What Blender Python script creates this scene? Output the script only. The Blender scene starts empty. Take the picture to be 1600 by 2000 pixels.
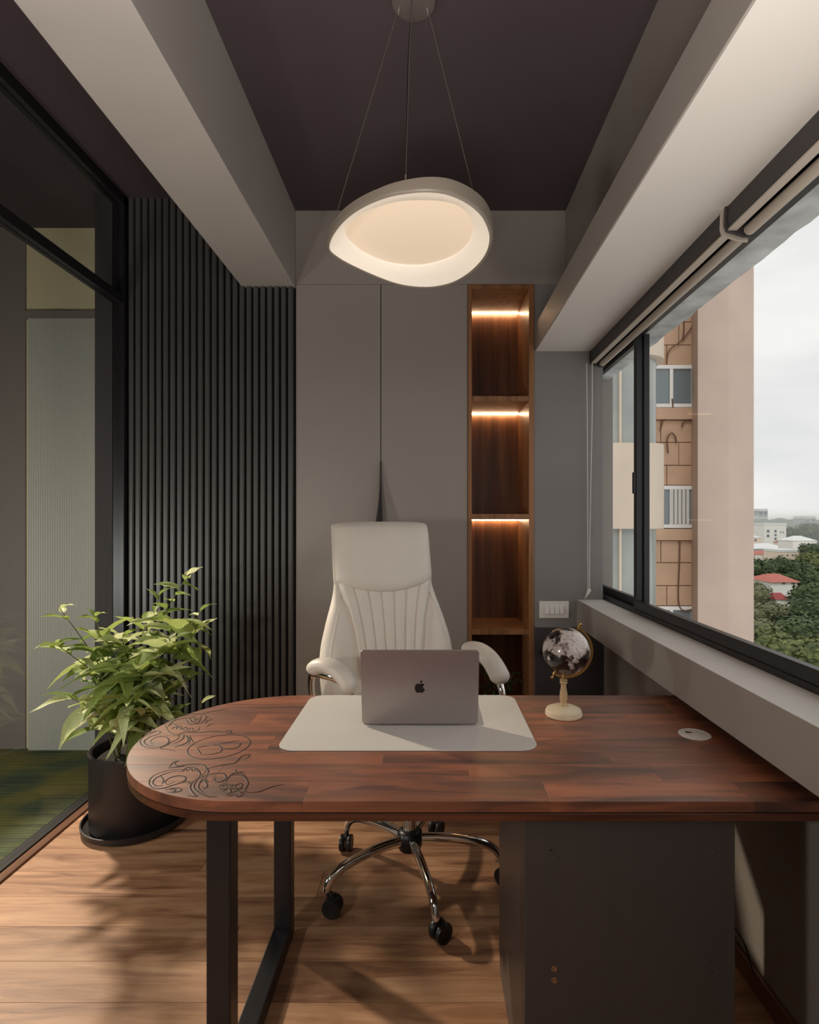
import bpy, math, random
from mathutils import Vector, Matrix, noise

SC = bpy.context.scene
COL = SC.collection
R = math.radians
random.seed(7)

# ------------------------------------------------------------------ camera
EYE = 1.37          # camera height
FPX = 1100.0        # focal length in pixels of the 1600 x 2000 frame
VX, VY = 838.0, 1018.0
cam_d = bpy.data.cameras.new('camera')
cam = bpy.data.objects.new('camera', cam_d)
COL.objects.link(cam)
cam.location = (0, 0, EYE)
cam.rotation_euler = (R(90), 0, 0)
cam_d.sensor_fit = 'HORIZONTAL'
cam_d.sensor_width = 36
cam_d.lens = 36 * FPX / 1600
cam_d.shift_x = -(VX - 800) / 1600
cam_d.shift_y = (VY - 1000) / 1600
cam_d.clip_end = 4000
cam_d.clip_start = 0.02
SC.camera = cam

# ------------------------------------------------------------------ world, exposure
SC.view_settings.view_transform = 'Standard'
SC.view_settings.look = 'None'
SC.view_settings.exposure = 0.0
SC.view_settings.gamma = 1.0
SC.view_settings.use_curve_mapping = False
w = bpy.data.worlds.new('overcast_sky')
SC.world = w
w.use_nodes = True
nt = w.node_tree
bgn = nt.nodes['Background']
tc = nt.nodes.new('ShaderNodeTexCoord')
mp = nt.nodes.new('ShaderNodeMapping')
mp.inputs['Scale'].default_value = (1.6, 1.6, 6.0)
ns = nt.nodes.new('ShaderNodeTexNoise')
ns.inputs['Scale'].default_value = 1.7
ns.inputs['Detail'].default_value = 5
rp = nt.nodes.new('ShaderNodeValToRGB')
rp.color_ramp.elements[0].position = 0.32
rp.color_ramp.elements[0].color = (0.66, 0.665, 0.665, 1)
rp.color_ramp.elements[1].position = 0.62
rp.color_ramp.elements[1].color = (0.80, 0.79, 0.77, 1)
nt.links.new(tc.outputs['Generated'], mp.inputs['Vector'])
nt.links.new(mp.outputs['Vector'], ns.inputs['Vector'])
nt.links.new(ns.outputs['Fac'], rp.inputs['Fac'])
nt.links.new(rp.outputs['Color'], bgn.inputs['Color'])
bgn.inputs['Strength'].default_value = 1.18
try:
    w.cycles.sampling_method = 'MANUAL'
    w.cycles.sample_map_resolution = 256
except Exception:
    pass


def lamp(name, kind, loc, energy, color=(1, 1, 1), size=0.1, target=None, spot=60, blend=0.5):
    d = bpy.data.lights.new(name, kind)
    d.energy = energy
    d.color = color
    if kind == 'AREA':
        d.size = size
    else:
        d.shadow_soft_size = size
    if kind == 'SPOT':
        d.spot_size = R(spot)
        d.spot_blend = blend
    o = bpy.data.objects.new(name, d)
    COL.objects.link(o)
    o.location = loc
    if target is not None:
        o.rotation_euler = (Vector(target) - Vector(loc)).to_track_quat('-Z', 'Y').to_euler()
    return o


sun = bpy.data.lights.new('veiled_sun', 'SUN')
sun.energy = 0.9
sun.angle = R(25)
sun.color = (1.0, 0.97, 0.93)
sun_o = bpy.data.objects.new('veiled_sun', sun)
COL.objects.link(sun_o)
sun_o.rotation_euler = Vector((0.35, 0.75, -0.8)).to_track_quat('-Z', 'Y').to_euler()
SC.cycles.volume_bounces = 3

WARM = (1.0, 0.83, 0.66)
# assumed unseen spotlight in the corridor behind the glass partition (lights plant, floor and desk side)
lamp('assumed_corridor_spotlight', 'SPOT', (-2.53, 3.30, 2.25), 400, WARM, 0.075, (-0.75, 2.0, 0.1), 47, 0.35)
# assumed bare point light in the office left of the camera; no lamp modelled
lamp('assumed_left_light', 'POINT', (-1.35, 0.10, 1.30), 34, (1.0, 0.93, 0.86), 0.09)
# added upward fill behind the camera, brightens soffits and ceiling; no real fitting
up = lamp('upward_fill_light', 'AREA', (-0.05, -0.45, 0.85), 62, (1.0, 0.95, 0.90), 0.7, (-0.05, -0.10, 3.0))
up.data.spread = R(115)
# added unseen fill low in the corridor, brightens its end wall
lamp('corridor_fill_light', 'AREA', (-2.45, 1.3, 0.9), 20, (1.0, 0.98, 0.93), 0.4, (-2.05, 3.37, 0.8))


# ------------------------------------------------------------------ helpers
def P(px, py, Y):
    """point seen at pixel (px, py) at depth Y"""
    return Vector(((px - VX) * Y / FPX, Y, EYE - (py - VY) * Y / FPX))


def on_z(px, py, z):
    Y = (EYE - z) * FPX / (py - VY)
    return Vector(((px - VX) * Y / FPX, Y, z))


def lin(c):
    c = c / 255.0
    return c / 12.92 if c <= 0.04045 else ((c + 0.055) / 1.055) ** 2.4


def rgb(r, g, b):
    return (lin(r), lin(g), lin(b), 1)


class MB:
    def __init__(self):
        self.v = []
        self.f = []

    def add(self, vs, fs):
        n = len(self.v)
        self.v += [Vector(p) for p in vs]
        self.f += [tuple(i + n for i in f) for f in fs]
        return self

    def box(self, x0, x1, y0, y1, z0, z1):
        return self.add([(x0, y0, z0), (x1, y0, z0), (x1, y1, z0), (x0, y1, z0),
                         (x0, y0, z1), (x1, y0, z1), (x1, y1, z1), (x0, y1, z1)],
                        [(0, 3, 2, 1), (4, 5, 6, 7), (0, 1, 5, 4), (1, 2, 6, 5), (2, 3, 7, 6), (3, 0, 4, 7)])

    def prism(self, pts, z0, z1, m=None):
        """plan outline (CCW) extruded in z; m transforms afterwards"""
        n = len(pts)
        vs = [Vector((p[0], p[1], z0)) for p in pts] + [Vector((p[0], p[1], z1)) for p in pts]
        if m is not None:
            vs = [m @ p for p in vs]
        fs = [tuple(range(n - 1, -1, -1)), tuple(range(n, 2 * n))]
        fs += [(i, (i + 1) % n, n + (i + 1) % n, n + i) for i in range(n)]
        return self.add(vs, fs)

    def lathe(self, prof, n=32, c=(0, 0, 0), m=None):
        """profile [(r, z)] bottom to top around z"""
        c = Vector(c)
        vs, fs = [], []
        for r, z in prof:
            for i in range(n):
                a = 2 * math.pi * i / n
                p = Vector((r * math.cos(a), r * math.sin(a), z))
                vs.append((m @ p if m is not None else p) + c)
        k = len(prof)
        for j in range(k - 1):
            for i in range(n):
                i2 = (i + 1) % n
                fs.append((j * n + i, j * n + i2, (j + 1) * n + i2, (j + 1) * n + i))
        fs.append(tuple(range(n - 1, -1, -1)))
        fs.append(tuple((k - 1) * n + i for i in range(n)))
        return self.add(vs, fs)

    def tube(self, pts, rad, n=8, cap=True, flat=1.0, up=(0, 0, 1)):
        """tube along points; rad number or list; flat squashes along the second axis"""
        pts = [Vector(p) for p in pts]
        k = len(pts)
        rs = rad if isinstance(rad, (list, tuple)) else [rad] * k
        vs, fs = [], []
        side = None
        for j in range(k):
            t = (pts[min(j + 1, k - 1)] - pts[max(j - 1, 0)])
            if t.length < 1e-9:
                t = Vector((0, 0, 1))
            t.normalize()
            if side is None:
                u = Vector(up)
                if abs(t.dot(u)) > 0.95:
                    u = Vector((1, 0, 0))
                side = t.cross(u).normalized()
            else:
                side = (side - t * side.dot(t)).normalized()
            nrm = side.cross(t).normalized()
            for i in range(n):
                a = 2 * math.pi * i / n
                vs.append(pts[j] + side * (math.cos(a) * rs[j]) + nrm * (math.sin(a) * rs[j] * flat))
        for j in range(k - 1):
            for i in range(n):
                i2 = (i + 1) % n
                fs.append((j * n + i, j * n + i2, (j + 1) * n + i2, (j + 1) * n + i))
        if cap:
            fs.append(tuple(range(n - 1, -1, -1)))
            fs.append(tuple((k - 1) * n + i for i in range(n)))
        return self.add(vs, fs)

    def grid(self, fn, nu, nv, flip=False):
        vs = [fn(i / nu, j / nv) for j in range(nv + 1) for i in range(nu + 1)]
        fs = []
        for j in range(nv):
            for i in range(nu):
                a = j * (nu + 1) + i
                q = (a, a + 1, a + nu + 2, a + nu + 1)
                fs.append(q[::-1] if flip else q)
        return self.add(vs, fs)

    def mesh(self, name, smooth=None):
        me = bpy.data.meshes.new(name)
        me.from_pydata([tuple(p) for p in self.v], [], self.f)
        me.validate()
        if smooth is not None:
            me.shade_smooth()
            if smooth < 180:
                me.set_sharp_from_angle(angle=R(smooth))
        me.update()
        return me


def obj(name, mb, mat, parent=None, smooth=None, bevel=0, seg=2, local=False, subsurf=0):
    """one mesh object; world coordinates unless local, then parent's coordinates"""
    me = mb.mesh(name, smooth) if isinstance(mb, MB) else mb
    if mat is not None and not me.materials:
        me.materials.append(mat)
    o = bpy.data.objects.new(name, me)
    COL.objects.link(o)
    if parent is not None:
        o.parent = parent
        if not local:
            o.matrix_parent_inverse = PMAT(parent).inverted()
    if bevel:
        b = o.modifiers.new('bevel', 'BEVEL')
        b.width = bevel
        b.segments = seg
        b.limit_method = 'ANGLE'
        b.angle_limit = R(40)
        b.harden_normals = False
    if subsurf:
        s = o.modifiers.new('sub', 'SUBSURF')
        s.levels = s.render_levels = subsurf
    return o


def PMAT(o):
    m = Matrix.LocRotScale(o.location, o.rotation_euler, o.scale)
    if o.parent is not None:
        m = PMAT(o.parent) @ o.matrix_parent_inverse @ m
    return m


def tag(o, label, cat=None, group=None, kind=None):
    if label:
        o['label'] = label
    if cat:
        o['category'] = cat
    if group:
        o['group'] = group
    if kind:
        o['kind'] = kind
    return o


def thing(name, label, cat, loc=(0, 0, 0), rz=0, group=None):
    o = bpy.data.objects.new(name, None)
    o.empty_display_size = 0.1
    COL.objects.link(o)
    o.location = loc
    o.rotation_euler = (0, 0, rz)
    return tag(o, label, cat, group)


def struct(name, mb, mat, label=None, **k):
    o = obj(name, mb, mat, **k)
    return tag(o, label, kind='structure')


def copy_tree(o, parent=None):
    c = o.copy()
    COL.objects.link(c)
    if parent is not None:
        c.parent = parent
    for ch in list(o.children):
        copy_tree(ch, c)
    return c


def catmull(pts, n=6, closed=False):
    pts = [Vector(p) for p in pts]
    k = len(pts)
    out = []
    rng = range(k) if closed else range(k - 1)
    for i in rng:
        if closed:
            a, b, c, d = pts[(i - 1) % k], pts[i], pts[(i + 1) % k], pts[(i + 2) % k]
        else:
            a, b, c, d = pts[max(i - 1, 0)], pts[i], pts[i + 1], pts[min(i + 2, k - 1)]
        for s in range(n):
            t = s / n
            out.append(0.5 * ((2 * b) + (c - a) * t + (2 * a - 5 * b + 4 * c - d) * t * t + (3 * b - a - 3 * c + d) * t ** 3))
    if not closed:
        out.append(pts[-1])
    return out


def rrect(x0, x1, y0, y1, r, n=6):
    pts = []
    for cx, cy, a0 in ((x1 - r, y0 + r, -90), (x1 - r, y1 - r, 0), (x0 + r, y1 - r, 90), (x0 + r, y0 + r, 180)):
        for i in range(n + 1):
            a = R(a0 + 90 * i / n)
            pts.append((cx + r * math.cos(a), cy + r * math.sin(a)))
    return pts


def interp(tab, x):
    if x <= tab[0][0]:
        return tab[0][1]
    for (a, fa), (b, fb) in zip(tab, tab[1:]):
        if x <= b:
            t = (x - a) / (b - a)
            return fa + (fb - fa) * t
    return tab[-1][1]


# ------------------------------------------------------------------ materials
def mat(name, col, rough=0.6, metal=0.0, spec=0.5, coat=0.0, noise_amt=0.0, noise_scale=8.0,
        bump=0.0, bump_scale=200.0, emit=None, emit_s=1.0, trans=0.0, sheen=0.0, stretch=None):
    m = bpy.data.materials.new(name)
    m.use_nodes = True
    t = m.node_tree
    b = t.nodes['Principled BSDF']
    b.inputs['Base Color'].default_value = col
    b.inputs['Roughness'].default_value = rough
    b.inputs['Metallic'].default_value = metal
    b.inputs['Specular IOR Level'].default_value = spec
    b.inputs['Coat Weight'].default_value = coat
    b.inputs['Coat Roughness'].default_value = 0.12
    b.inputs['Sheen Weight'].default_value = sheen
    if emit:
        b.inputs['Emission Color'].default_value = emit
        b.inputs['Emission Strength'].default_value = emit_s
    tcn = t.nodes.new('ShaderNodeTexCoord')
    vec = tcn.outputs['Object']
    if stretch:
        mpn = t.nodes.new('ShaderNodeMapping')
        mpn.inputs['Scale'].default_value = stretch
        t.links.new(vec, mpn.inputs['Vector'])
        vec = mpn.outputs['Vector']
    if noise_amt:
        n = t.nodes.new('ShaderNodeTexNoise')
        n.inputs['Scale'].default_value = noise_scale
        n.inputs['Detail'].default_value = 4
        t.links.new(vec, n.inputs['Vector'])
        r = t.nodes.new('ShaderNodeValToRGB')
        r.color_ramp.elements[0].position = 0.3
        r.color_ramp.elements[1].position = 0.7
        c = col
        r.color_ramp.elements[0].color = tuple(max(0, x * (1 - noise_amt)) for x in c[:3]) + (1,)
        r.color_ramp.elements[1].color = tuple(min(1, x * (1 + noise_amt)) for x in c[:3]) + (1,)
        t.links.new(n.outputs['Fac'], r.inputs['Fac'])
        t.links.new(r.outputs['Color'], b.inputs['Base Color'])
    if bump:
        n2 = t.nodes.new('ShaderNodeTexNoise')
        n2.inputs['Scale'].default_value = bump_scale
        n2.inputs['Detail'].default_value = 3
        t.links.new(vec, n2.inputs['Vector'])
        bp = t.nodes.new('ShaderNodeBump')
        bp.inputs['Strength'].default_value = bump
        bp.inputs['Distance'].default_value = 0.002
        t.links.new(n2.outputs['Fac'], bp.inputs['Height'])
        t.links.new(bp.outputs['Normal'], b.inputs['Normal'])
    return m


def wood(name, stops, rough=0.35, coat=0.3, axis=0, along=1.3, across=14.0, tint=0.25, warp=1.5, bump=0.08, thick=14.0, coatr=0.18, coat_ior=1.5):
    """streaky wood: stretched noise through a colour ramp, tint varies per object"""
    m = bpy.data.materials.new(name)
    m.use_nodes = True
    t = m.node_tree
    b = t.nodes['Principled BSDF']
    L = t.links.new
    tcn = t.nodes.new('ShaderNodeTexCoord')
    oi = t.nodes.new('ShaderNodeObjectInfo')
    off = t.nodes.new('ShaderNodeVectorMath')
    off.operation = 'SCALE'
    off.inputs[0].default_value = (13.1, 7.7, 3.3)
    L(oi.outputs['Random'], off.inputs['Scale'])
    add = t.nodes.new('ShaderNodeVectorMath')
    add.operation = 'ADD'
    L(tcn.outputs['Object'], add.inputs[0])
    L(off.outputs['Vector'], add.inputs[1])
    mp = t.nodes.new('ShaderNodeMapping')
    s = [across, across, thick]
    s[axis] = along
    mp.inputs['Scale'].default_value = s
    L(add.outputs['Vector'], mp.inputs['Vector'])
    # warp
    n0 = t.nodes.new('ShaderNodeTexNoise')
    n0.inputs['Scale'].default_value = 0.55
    n0.inputs['Detail'].default_value = 2
    L(mp.outputs['Vector'], n0.inputs['Vector'])
    wv = t.nodes.new('ShaderNodeVectorMath')
    wv.operation = 'SCALE'
    wv.inputs['Scale'].default_value = warp
    L(n0.outputs['Color'], wv.inputs[0])
    ad2 = t.nodes.new('ShaderNodeVectorMath')
    ad2.operation = 'ADD'
    L(mp.outputs['Vector'], ad2.inputs[0])
    L(wv.outputs['Vector'], ad2.inputs[1])
    n1 = t.nodes.new('ShaderNodeTexNoise')
    n1.inputs['Scale'].default_value = 1.0
    n1.inputs['Detail'].default_value = 6
    n1.inputs['Roughness'].default_value = 0.6
    n1.inputs['Distortion'].default_value = 0.4
    L(ad2.outputs['Vector'], n1.inputs['Vector'])
    rp = t.nodes.new('ShaderNodeValToRGB')
    el = rp.color_ramp.elements
    el[0].position, el[0].color = stops[0]
    el[1].position, el[1].color = stops[-1]
    for p, c in stops[1:-1]:
        e = el.new(p)
        e.color = c
    L(n1.outputs['Fac'], rp.inputs['Fac'])
    hsv = t.nodes.new('ShaderNodeHueSaturation')
    mr = t.nodes.new('ShaderNodeMapRange')
    mr.inputs['To Min'].default_value = 1 - tint
    mr.inputs['To Max'].default_value = 1 + tint
    L(oi.outputs['Random'], mr.inputs['Value'])
    L(mr.outputs['Result'], hsv.inputs['Value'])
    L(rp.outputs['Color'], hsv.inputs['Color'])
    L(hsv.outputs['Color'], b.inputs['Base Color'])
    b.inputs['Roughness'].default_value = rough
    b.inputs['Coat Weight'].default_value = coat
    b.inputs['Coat Roughness'].default_value = coatr
    b.inputs['Coat IOR'].default_value = coat_ior
    bp = t.nodes.new('ShaderNodeBump')
    bp.inputs['Strength'].default_value = bump
    bp.inputs['Distance'].default_value = 0.001
    L(n1.outputs['Fac'], bp.inputs['Height'])
    L(bp.outputs['Normal'], b.inputs['Normal'])
    return m


def glass(name, tint=(0.92, 0.95, 0.94, 1), refl=0.09, dirt=0.0):
    """thin pane: mostly clear, a little mirror, optional dusty film"""
    m = bpy.data.materials.new(name)
    m.use_nodes = True
    t = m.node_tree
    for n in list(t.nodes):
        if n.type != 'OUTPUT_MATERIAL':
            t.nodes.remove(n)
    out = [n for n in t.nodes if n.type == 'OUTPUT_MATERIAL'][0]
    tr = t.nodes.new('ShaderNodeBsdfTransparent')
    tr.inputs['Color'].default_value = tint
    gl = t.nodes.new('ShaderNodeBsdfGlossy')
    gl.inputs['Roughness'].default_value = 0.02
    fr = t.nodes.new('ShaderNodeLayerWeight')
    fr.inputs['Blend'].default_value = 0.25
    mr = t.nodes.new('ShaderNodeMapRange')
    mr.inputs['To Min'].default_value = refl * 0.2
    mr.inputs['To Max'].default_value = refl * 3
    t.links.new(fr.outputs['Fresnel'], mr.inputs['Value'])
    mx = t.nodes.new('ShaderNodeMixShader')
    t.links.new(mr.outputs['Result'], mx.inputs['Fac'])
    t.links.new(tr.outputs[0], mx.inputs[1])
    t.links.new(gl.outputs[0], mx.inputs[2])
    last = mx
    if dirt:
        df = t.nodes.new('ShaderNodeBsdfDiffuse')
        df.inputs['Color'].default_value = (0.75, 0.78, 0.78, 1)
        tcn = t.nodes.new('ShaderNodeTexCoord')
        mpn = t.nodes.new('ShaderNodeMapping')
        mpn.inputs['Scale'].default_value = (1, 9, 2)
        t.links.new(tcn.outputs['Object'], mpn.inputs['Vector'])
        nz = t.nodes.new('ShaderNodeTexNoise')
        nz.inputs['Scale'].default_value = 2.5
        nz.inputs['Detail'].default_value = 5
        t.links.new(mpn.outputs['Vector'], nz.inputs['Vector'])
        m2 = t.nodes.new('ShaderNodeMapRange')
        m2.inputs['From Min'].default_value = 0.45
        m2.inputs['From Max'].default_value = 0.8
        m2.inputs['To Max'].default_value = dirt
        t.links.new(nz.outputs['Fac'], m2.inputs['Value'])
        mx2 = t.nodes.new('ShaderNodeMixShader')
        t.links.new(m2.outputs['Result'], mx2.inputs['Fac'])
        t.links.new(mx.outputs[0], mx2.inputs[1])
        t.links.new(df.outputs[0], mx2.inputs[2])
        last = mx2
    t.links.new(last.outputs[0], out.inputs['Surface'])
    return m


M = {}
M['taupe'] = mat('taupe_paint', rgb(150, 142, 134), 0.55, noise_amt=0.03, noise_scale=3, bump=0.05, bump_scale=90)
M['beam'] = mat('pale_taupe_paint', rgb(170, 162, 155), 0.6, noise_amt=0.03, noise_scale=3, bump=0.08, bump_scale=70)
M['taupe_panel'] = mat('taupe_laminate', rgb(154, 146, 139), 0.42, noise_amt=0.015, noise_scale=40)
M['cream'] = mat('cream_plaster', rgb(208, 201, 193), 0.7, noise_amt=0.02, noise_scale=2, bump=0.06, bump_scale=60)
M['ceil'] = mat('aubergine_ceiling_paint', rgb(66, 55, 58), 0.75, noise_amt=0.05, noise_scale=2)
M['greywall'] = mat('grey_wall_paint', rgb(132, 128, 126), 0.55, noise_amt=0.03, noise_scale=4)
M['greydoor'] = mat('dark_grey_laminate', rgb(66, 62, 64), 0.45)
M['slat'] = mat('charcoal_slat', rgb(74, 71, 70), 0.42, noise_amt=0.08, noise_scale=4, stretch=(12, 12, 1))
M['slatback'] = mat('black_slat_backing', rgb(22, 20, 21), 0.7)
M['black'] = mat('black_powder_coat', rgb(28, 26, 28), 0.4)
M['blackmetal'] = mat('black_steel', rgb(46, 45, 48), 0.34, metal=0.35, noise_amt=0.12, noise_scale=14)
M['rubber'] = mat('black_plastic', rgb(26, 25, 26), 0.38)
M['chrome'] = mat('chrome', (0.86, 0.85, 0.83, 1), 0.06, metal=1.0)
M['brass'] = mat('brass', rgb(196, 160, 96), 0.24, metal=1.0)
M['white'] = mat('white_plastic', rgb(228, 224, 218), 0.35)
M['leather'] = mat('cream_leather', rgb(228, 220, 209), 0.42, noise_amt=0.02, noise_scale=12, bump=0.12, bump_scale=420)
M['mat'] = mat('pale_grey_leatherette', rgb(214, 211, 206), 0.5, bump=0.06, bump_scale=500)
M['alu'] = mat('space_grey_aluminium', rgb(172, 162, 160), 0.38, metal=0.65, noise_amt=0.04, noise_scale=60, stretch=(14, 1, 0.5))
M['logo'] = mat('dark_mirror_logo', rgb(38, 34, 36), 0.14, metal=0.6)
M['screen'] = mat('black_glass_screen', rgb(10, 10, 12), 0.08)
M['keys'] = mat('black_keys', rgb(18, 18, 20), 0.5)
M['pot'] = mat('dark_glazed_pot', rgb(36, 31, 32), 0.45, noise_amt=0.2, noise_scale=6)
M['soil'] = mat('dark_soil', rgb(30, 23, 18), 0.95, noise_amt=0.4, noise_scale=60, bump=0.8, bump_scale=80)
M['stem'] = mat('green_stem', rgb(92, 92, 52), 0.6)
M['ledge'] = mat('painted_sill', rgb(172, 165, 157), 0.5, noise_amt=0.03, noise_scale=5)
M['ledge_lit'] = mat('window_lit_ledge_top', rgb(214, 209, 203), 0.5, noise_amt=0.03, noise_scale=5)
M['blind_dark'] = mat('dark_blind_cassette', rgb(54, 49, 49), 0.5)
M['blind_rail'] = mat('beige_blind_rail', rgb(176, 164, 150), 0.4)
M['chain'] = mat('white_cord', rgb(222, 218, 212), 0.5)
M['ivory'] = mat('ivory_painted_wood', rgb(232, 216, 186), 0.5, noise_amt=0.05, noise_scale=30)
M['oakstem'] = mat('pale_turned_wood', rgb(206, 176, 134), 0.45, noise_amt=0.12, noise_scale=9, stretch=(8, 8, 1))
M['floorwood'] = wood('teak_laminate', [(0.27, rgb(88, 56, 39)), (0.39, rgb(144, 101, 72)), (0.54, rgb(178, 134, 100)), (0.72, rgb(198, 158, 122))],
                      rough=0.50, coat=0.0, along=1.9, across=17, tint=0.15, warp=2.4)
M['deskwood'] = wood('acacia_top', [(0.28, rgb(50, 25, 17)), (0.40, rgb(100, 53, 33)), (0.55, rgb(150, 84, 51)), (0.8, rgb(184, 110, 66))],
                     rough=0.42, coat=0.8, along=2.2, across=16, tint=0.24, warp=2.2, coatr=0.46, coat_ior=1.9)
M['deskedge'] = wood('acacia_edge', [(0.25, rgb(48, 26, 18)), (0.5, rgb(88, 50, 34)), (0.8, rgb(120, 70, 46))],
                     rough=0.32, coat=0.3, along=1.5, across=20, tint=0.1, thick=40)
M['carved'] = mat('carved_groove_wood', rgb(58, 32, 24), 0.55, spec=0.35)
M['walnut'] = wood('walnut_bookcase', [(0.25, rgb(96, 62, 38)), (0.5, rgb(140, 96, 60)), (0.8, rgb(166, 118, 76))],
                   rough=0.4, coat=0.1, axis=2, along=1.2, across=22, tint=0.05, thick=1.2)
M['walnut_shaded'] = wood('walnut_back_shaded', [(0.25, rgb(66, 42, 27)), (0.5, rgb(108, 70, 44)), (0.8, rgb(134, 90, 58))],
                        rough=0.45, coat=0.0, axis=2, along=1.0, across=26, tint=0.05, thick=1.0)  # darker copy of the walnut, niche shade put into its colour
M['skirt'] = wood('skirting_wood', [(0.25, rgb(84, 52, 34)), (0.8, rgb(132, 88, 58))], axis=1, along=1, across=20, tint=0.05)


def fluted(name):
    m = mat(name, rgb(178, 175, 164), 0.5)
    t = m.node_tree
    b = t.nodes['Principled BSDF']
    tcn = t.nodes.new('ShaderNodeTexCoord')
    wv = t.nodes.new('ShaderNodeTexWave')
    wv.inputs['Scale'].default_value = 22
    wv.inputs['Distortion'].default_value = 0.4
    t.links.new(tcn.outputs['Object'], wv.inputs['Vector'])
    bp = t.nodes.new('ShaderNodeBump')
    bp.inputs['Strength'].default_value = 0.5
    bp.inputs['Distance'].default_value = 0.004
    t.links.new(wv.outputs['Fac'], bp.inputs['Height'])
    t.links.new(bp.outputs['Normal'], b.inputs['Normal'])
    return m


M['sheer'] = fluted('sheer_curtain_cloth')
M['corr'] = mat('corridor_cream_wall', rgb(206, 194, 158), 0.7)
M['corr_dark'] = mat('corridor_brown_panel', rgb(126, 116, 110), 0.5)
M['dim'] = mat('corridor_dark_paint', rgb(60, 54, 54), 0.8)


def carpet_mat():
    m = mat('green_striped_carpet', rgb(70, 78, 44), 0.95)
    t = m.node_tree
    b = t.nodes['Principled BSDF']
    tcn = t.nodes.new('ShaderNodeTexCoord')
    mpn = t.nodes.new('ShaderNodeMapping')
    mpn.inputs['Scale'].default_value = (1, 60, 1)
    n1 = t.nodes.new('ShaderNodeTexNoise')
    n1.inputs['Scale'].default_value = 2
    n1.inputs['Detail'].default_value = 3
    n2 = t.nodes.new('ShaderNodeTexNoise')
    n2.inputs['Scale'].default_value = 3.2
    t.links.new(tcn.outputs['Object'], mpn.inputs['Vector'])
    t.links.new(mpn.outputs['Vector'], n1.inputs['Vector'])
    t.links.new(tcn.outputs['Object'], n2.inputs['Vector'])
    r1 = t.nodes.new('ShaderNodeValToRGB')
    r1.color_ramp.elements[0].position = 0.38
    r1.color_ramp.elements[0].color = rgb(34, 40, 28)
    r1.color_ramp.elements[1].position = 0.62
    r1.color_ramp.elements[1].color = rgb(104, 114, 66)
    r2 = t.nodes.new('ShaderNodeValToRGB')
    r2.color_ramp.elements[0].position = 0.42
    r2.color_ramp.elements[0].color = rgb(60, 74, 58)
    r2.color_ramp.elements[1].position = 0.6
    r2.color_ramp.elements[1].color = rgb(132, 118, 44)
    mx = t.nodes.new('ShaderNodeMix')
    mx.data_type = 'RGBA'
    mx.inputs['Factor'].default_value = 0.45
    t.links.new(n1.outputs['Fac'], r1.inputs['Fac'])
    t.links.new(n2.outputs['Fac'], r2.inputs['Fac'])
    t.links.new(r1.outputs['Color'], mx.inputs['A'])
    t.links.new(r2.outputs['Color'], mx.inputs['B'])
    t.links.new(mx.outputs['Result'], b.inputs['Base Color'])
    bp = t.nodes.new('ShaderNodeBump')
    bp.inputs['Strength'].default_value = 0.6
    bp.inputs['Distance'].default_value = 0.003
    t.links.new(n1.outputs['Fac'], bp.inputs['Height'])
    t.links.new(bp.outputs['Normal'], b.inputs['Normal'])
    return m


M['carpet'] = carpet_mat()
M['pane'] = glass('window_pane', (0.985, 0.99, 0.99, 1), 0.0015, 0.0)
M['partition_pane'] = glass('partition_pane', (0.93, 0.94, 0.93, 1), 0.02, 0.0)

# ------------------------------------------------------------------ room shell
YB = 3.10            # back wall face
XP = -1.68           # glass partition
XW = 0.958           # wall under the window
Y0 = -1.6            # rear end of the office behind the camera
H = 3.08             # ceiling of the middle bay
HL = 3.14            # ceiling of the left bay

floor = struct('floor', MB().box(XP - 0.02, 1.15, Y0, 3.6, -0.10, -0.012), M['slatback'], 'warm brown teak plank floor of the office')
pw, pl = 0.1505, 1.21
plank_me = MB().box(0.001, pl - 0.001, 0.0008, pw - 0.0008, -0.012, 0.0).mesh('floor_plank')
plank_me.materials.append(M['floorwood'])
row_shift = [0.31, 0.93, 0.12, 0.66, 1.05, 0.42, 0.78]
cut_meshes = {}
ri = 0
y = 1.603 - 22 * pw
while y < YB + 0.02:
    if y + pw > Y0:
        # joint offsets, those in the visible foreground follow the photograph
        s = row_shift[ri % 7]
        seen = {1.603: -0.63, 1.7535: -0.64, 1.452: -0.60, 1.904: -0.70, 2.0545: -1.62, 2.205: -0.9}
        for k, v in seen.items():
            if abs(k - y) < 0.02:
                s = (v - XP) % pl
        x = XP - pl + s
        while x < XW + 0.1:
            x0, x1 = max(x, XP), min(x + pl, XW + 0.1)
            if x1 - x0 > 0.02:
                if x1 - x0 > pl - 0.001:
                    o = bpy.data.objects.new('plank', plank_me)
                else:
                    me = MB().box(0.001, x1 - x0 - 0.001, 0.0008, pw - 0.0008, -0.012, 0.0).mesh('floor_plank_cut')
                    me.materials.append(M['floorwood'])
                    o = bpy.data.objects.new('plank', me)
                COL.objects.link(o)
                o.location = (x0, y, 0)
                o.parent = floor
            x += pl
    ri += 1
    y += pw

struct('ceiling', MB().box(-0.74, 0.80, Y0 - 0.1, 3.7, H, H + 0.3), M['ceil'], 'dark aubergine ceiling of the middle bay')
struct('ceiling.001', MB().box(-3.62, -0.75, Y0 - 0.1, 3.7, HL, HL + 0.3), M['ceil'], 'dark ceiling strip over the glass partition')
# left beam
struct('trim_1', MB().box(-1.026, -0.7355, Y0, YB + 0.02, 2.655, HL + 0.1), M['beam'], 'wide taupe ceiling beam on the left', bevel=0.003)
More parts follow.
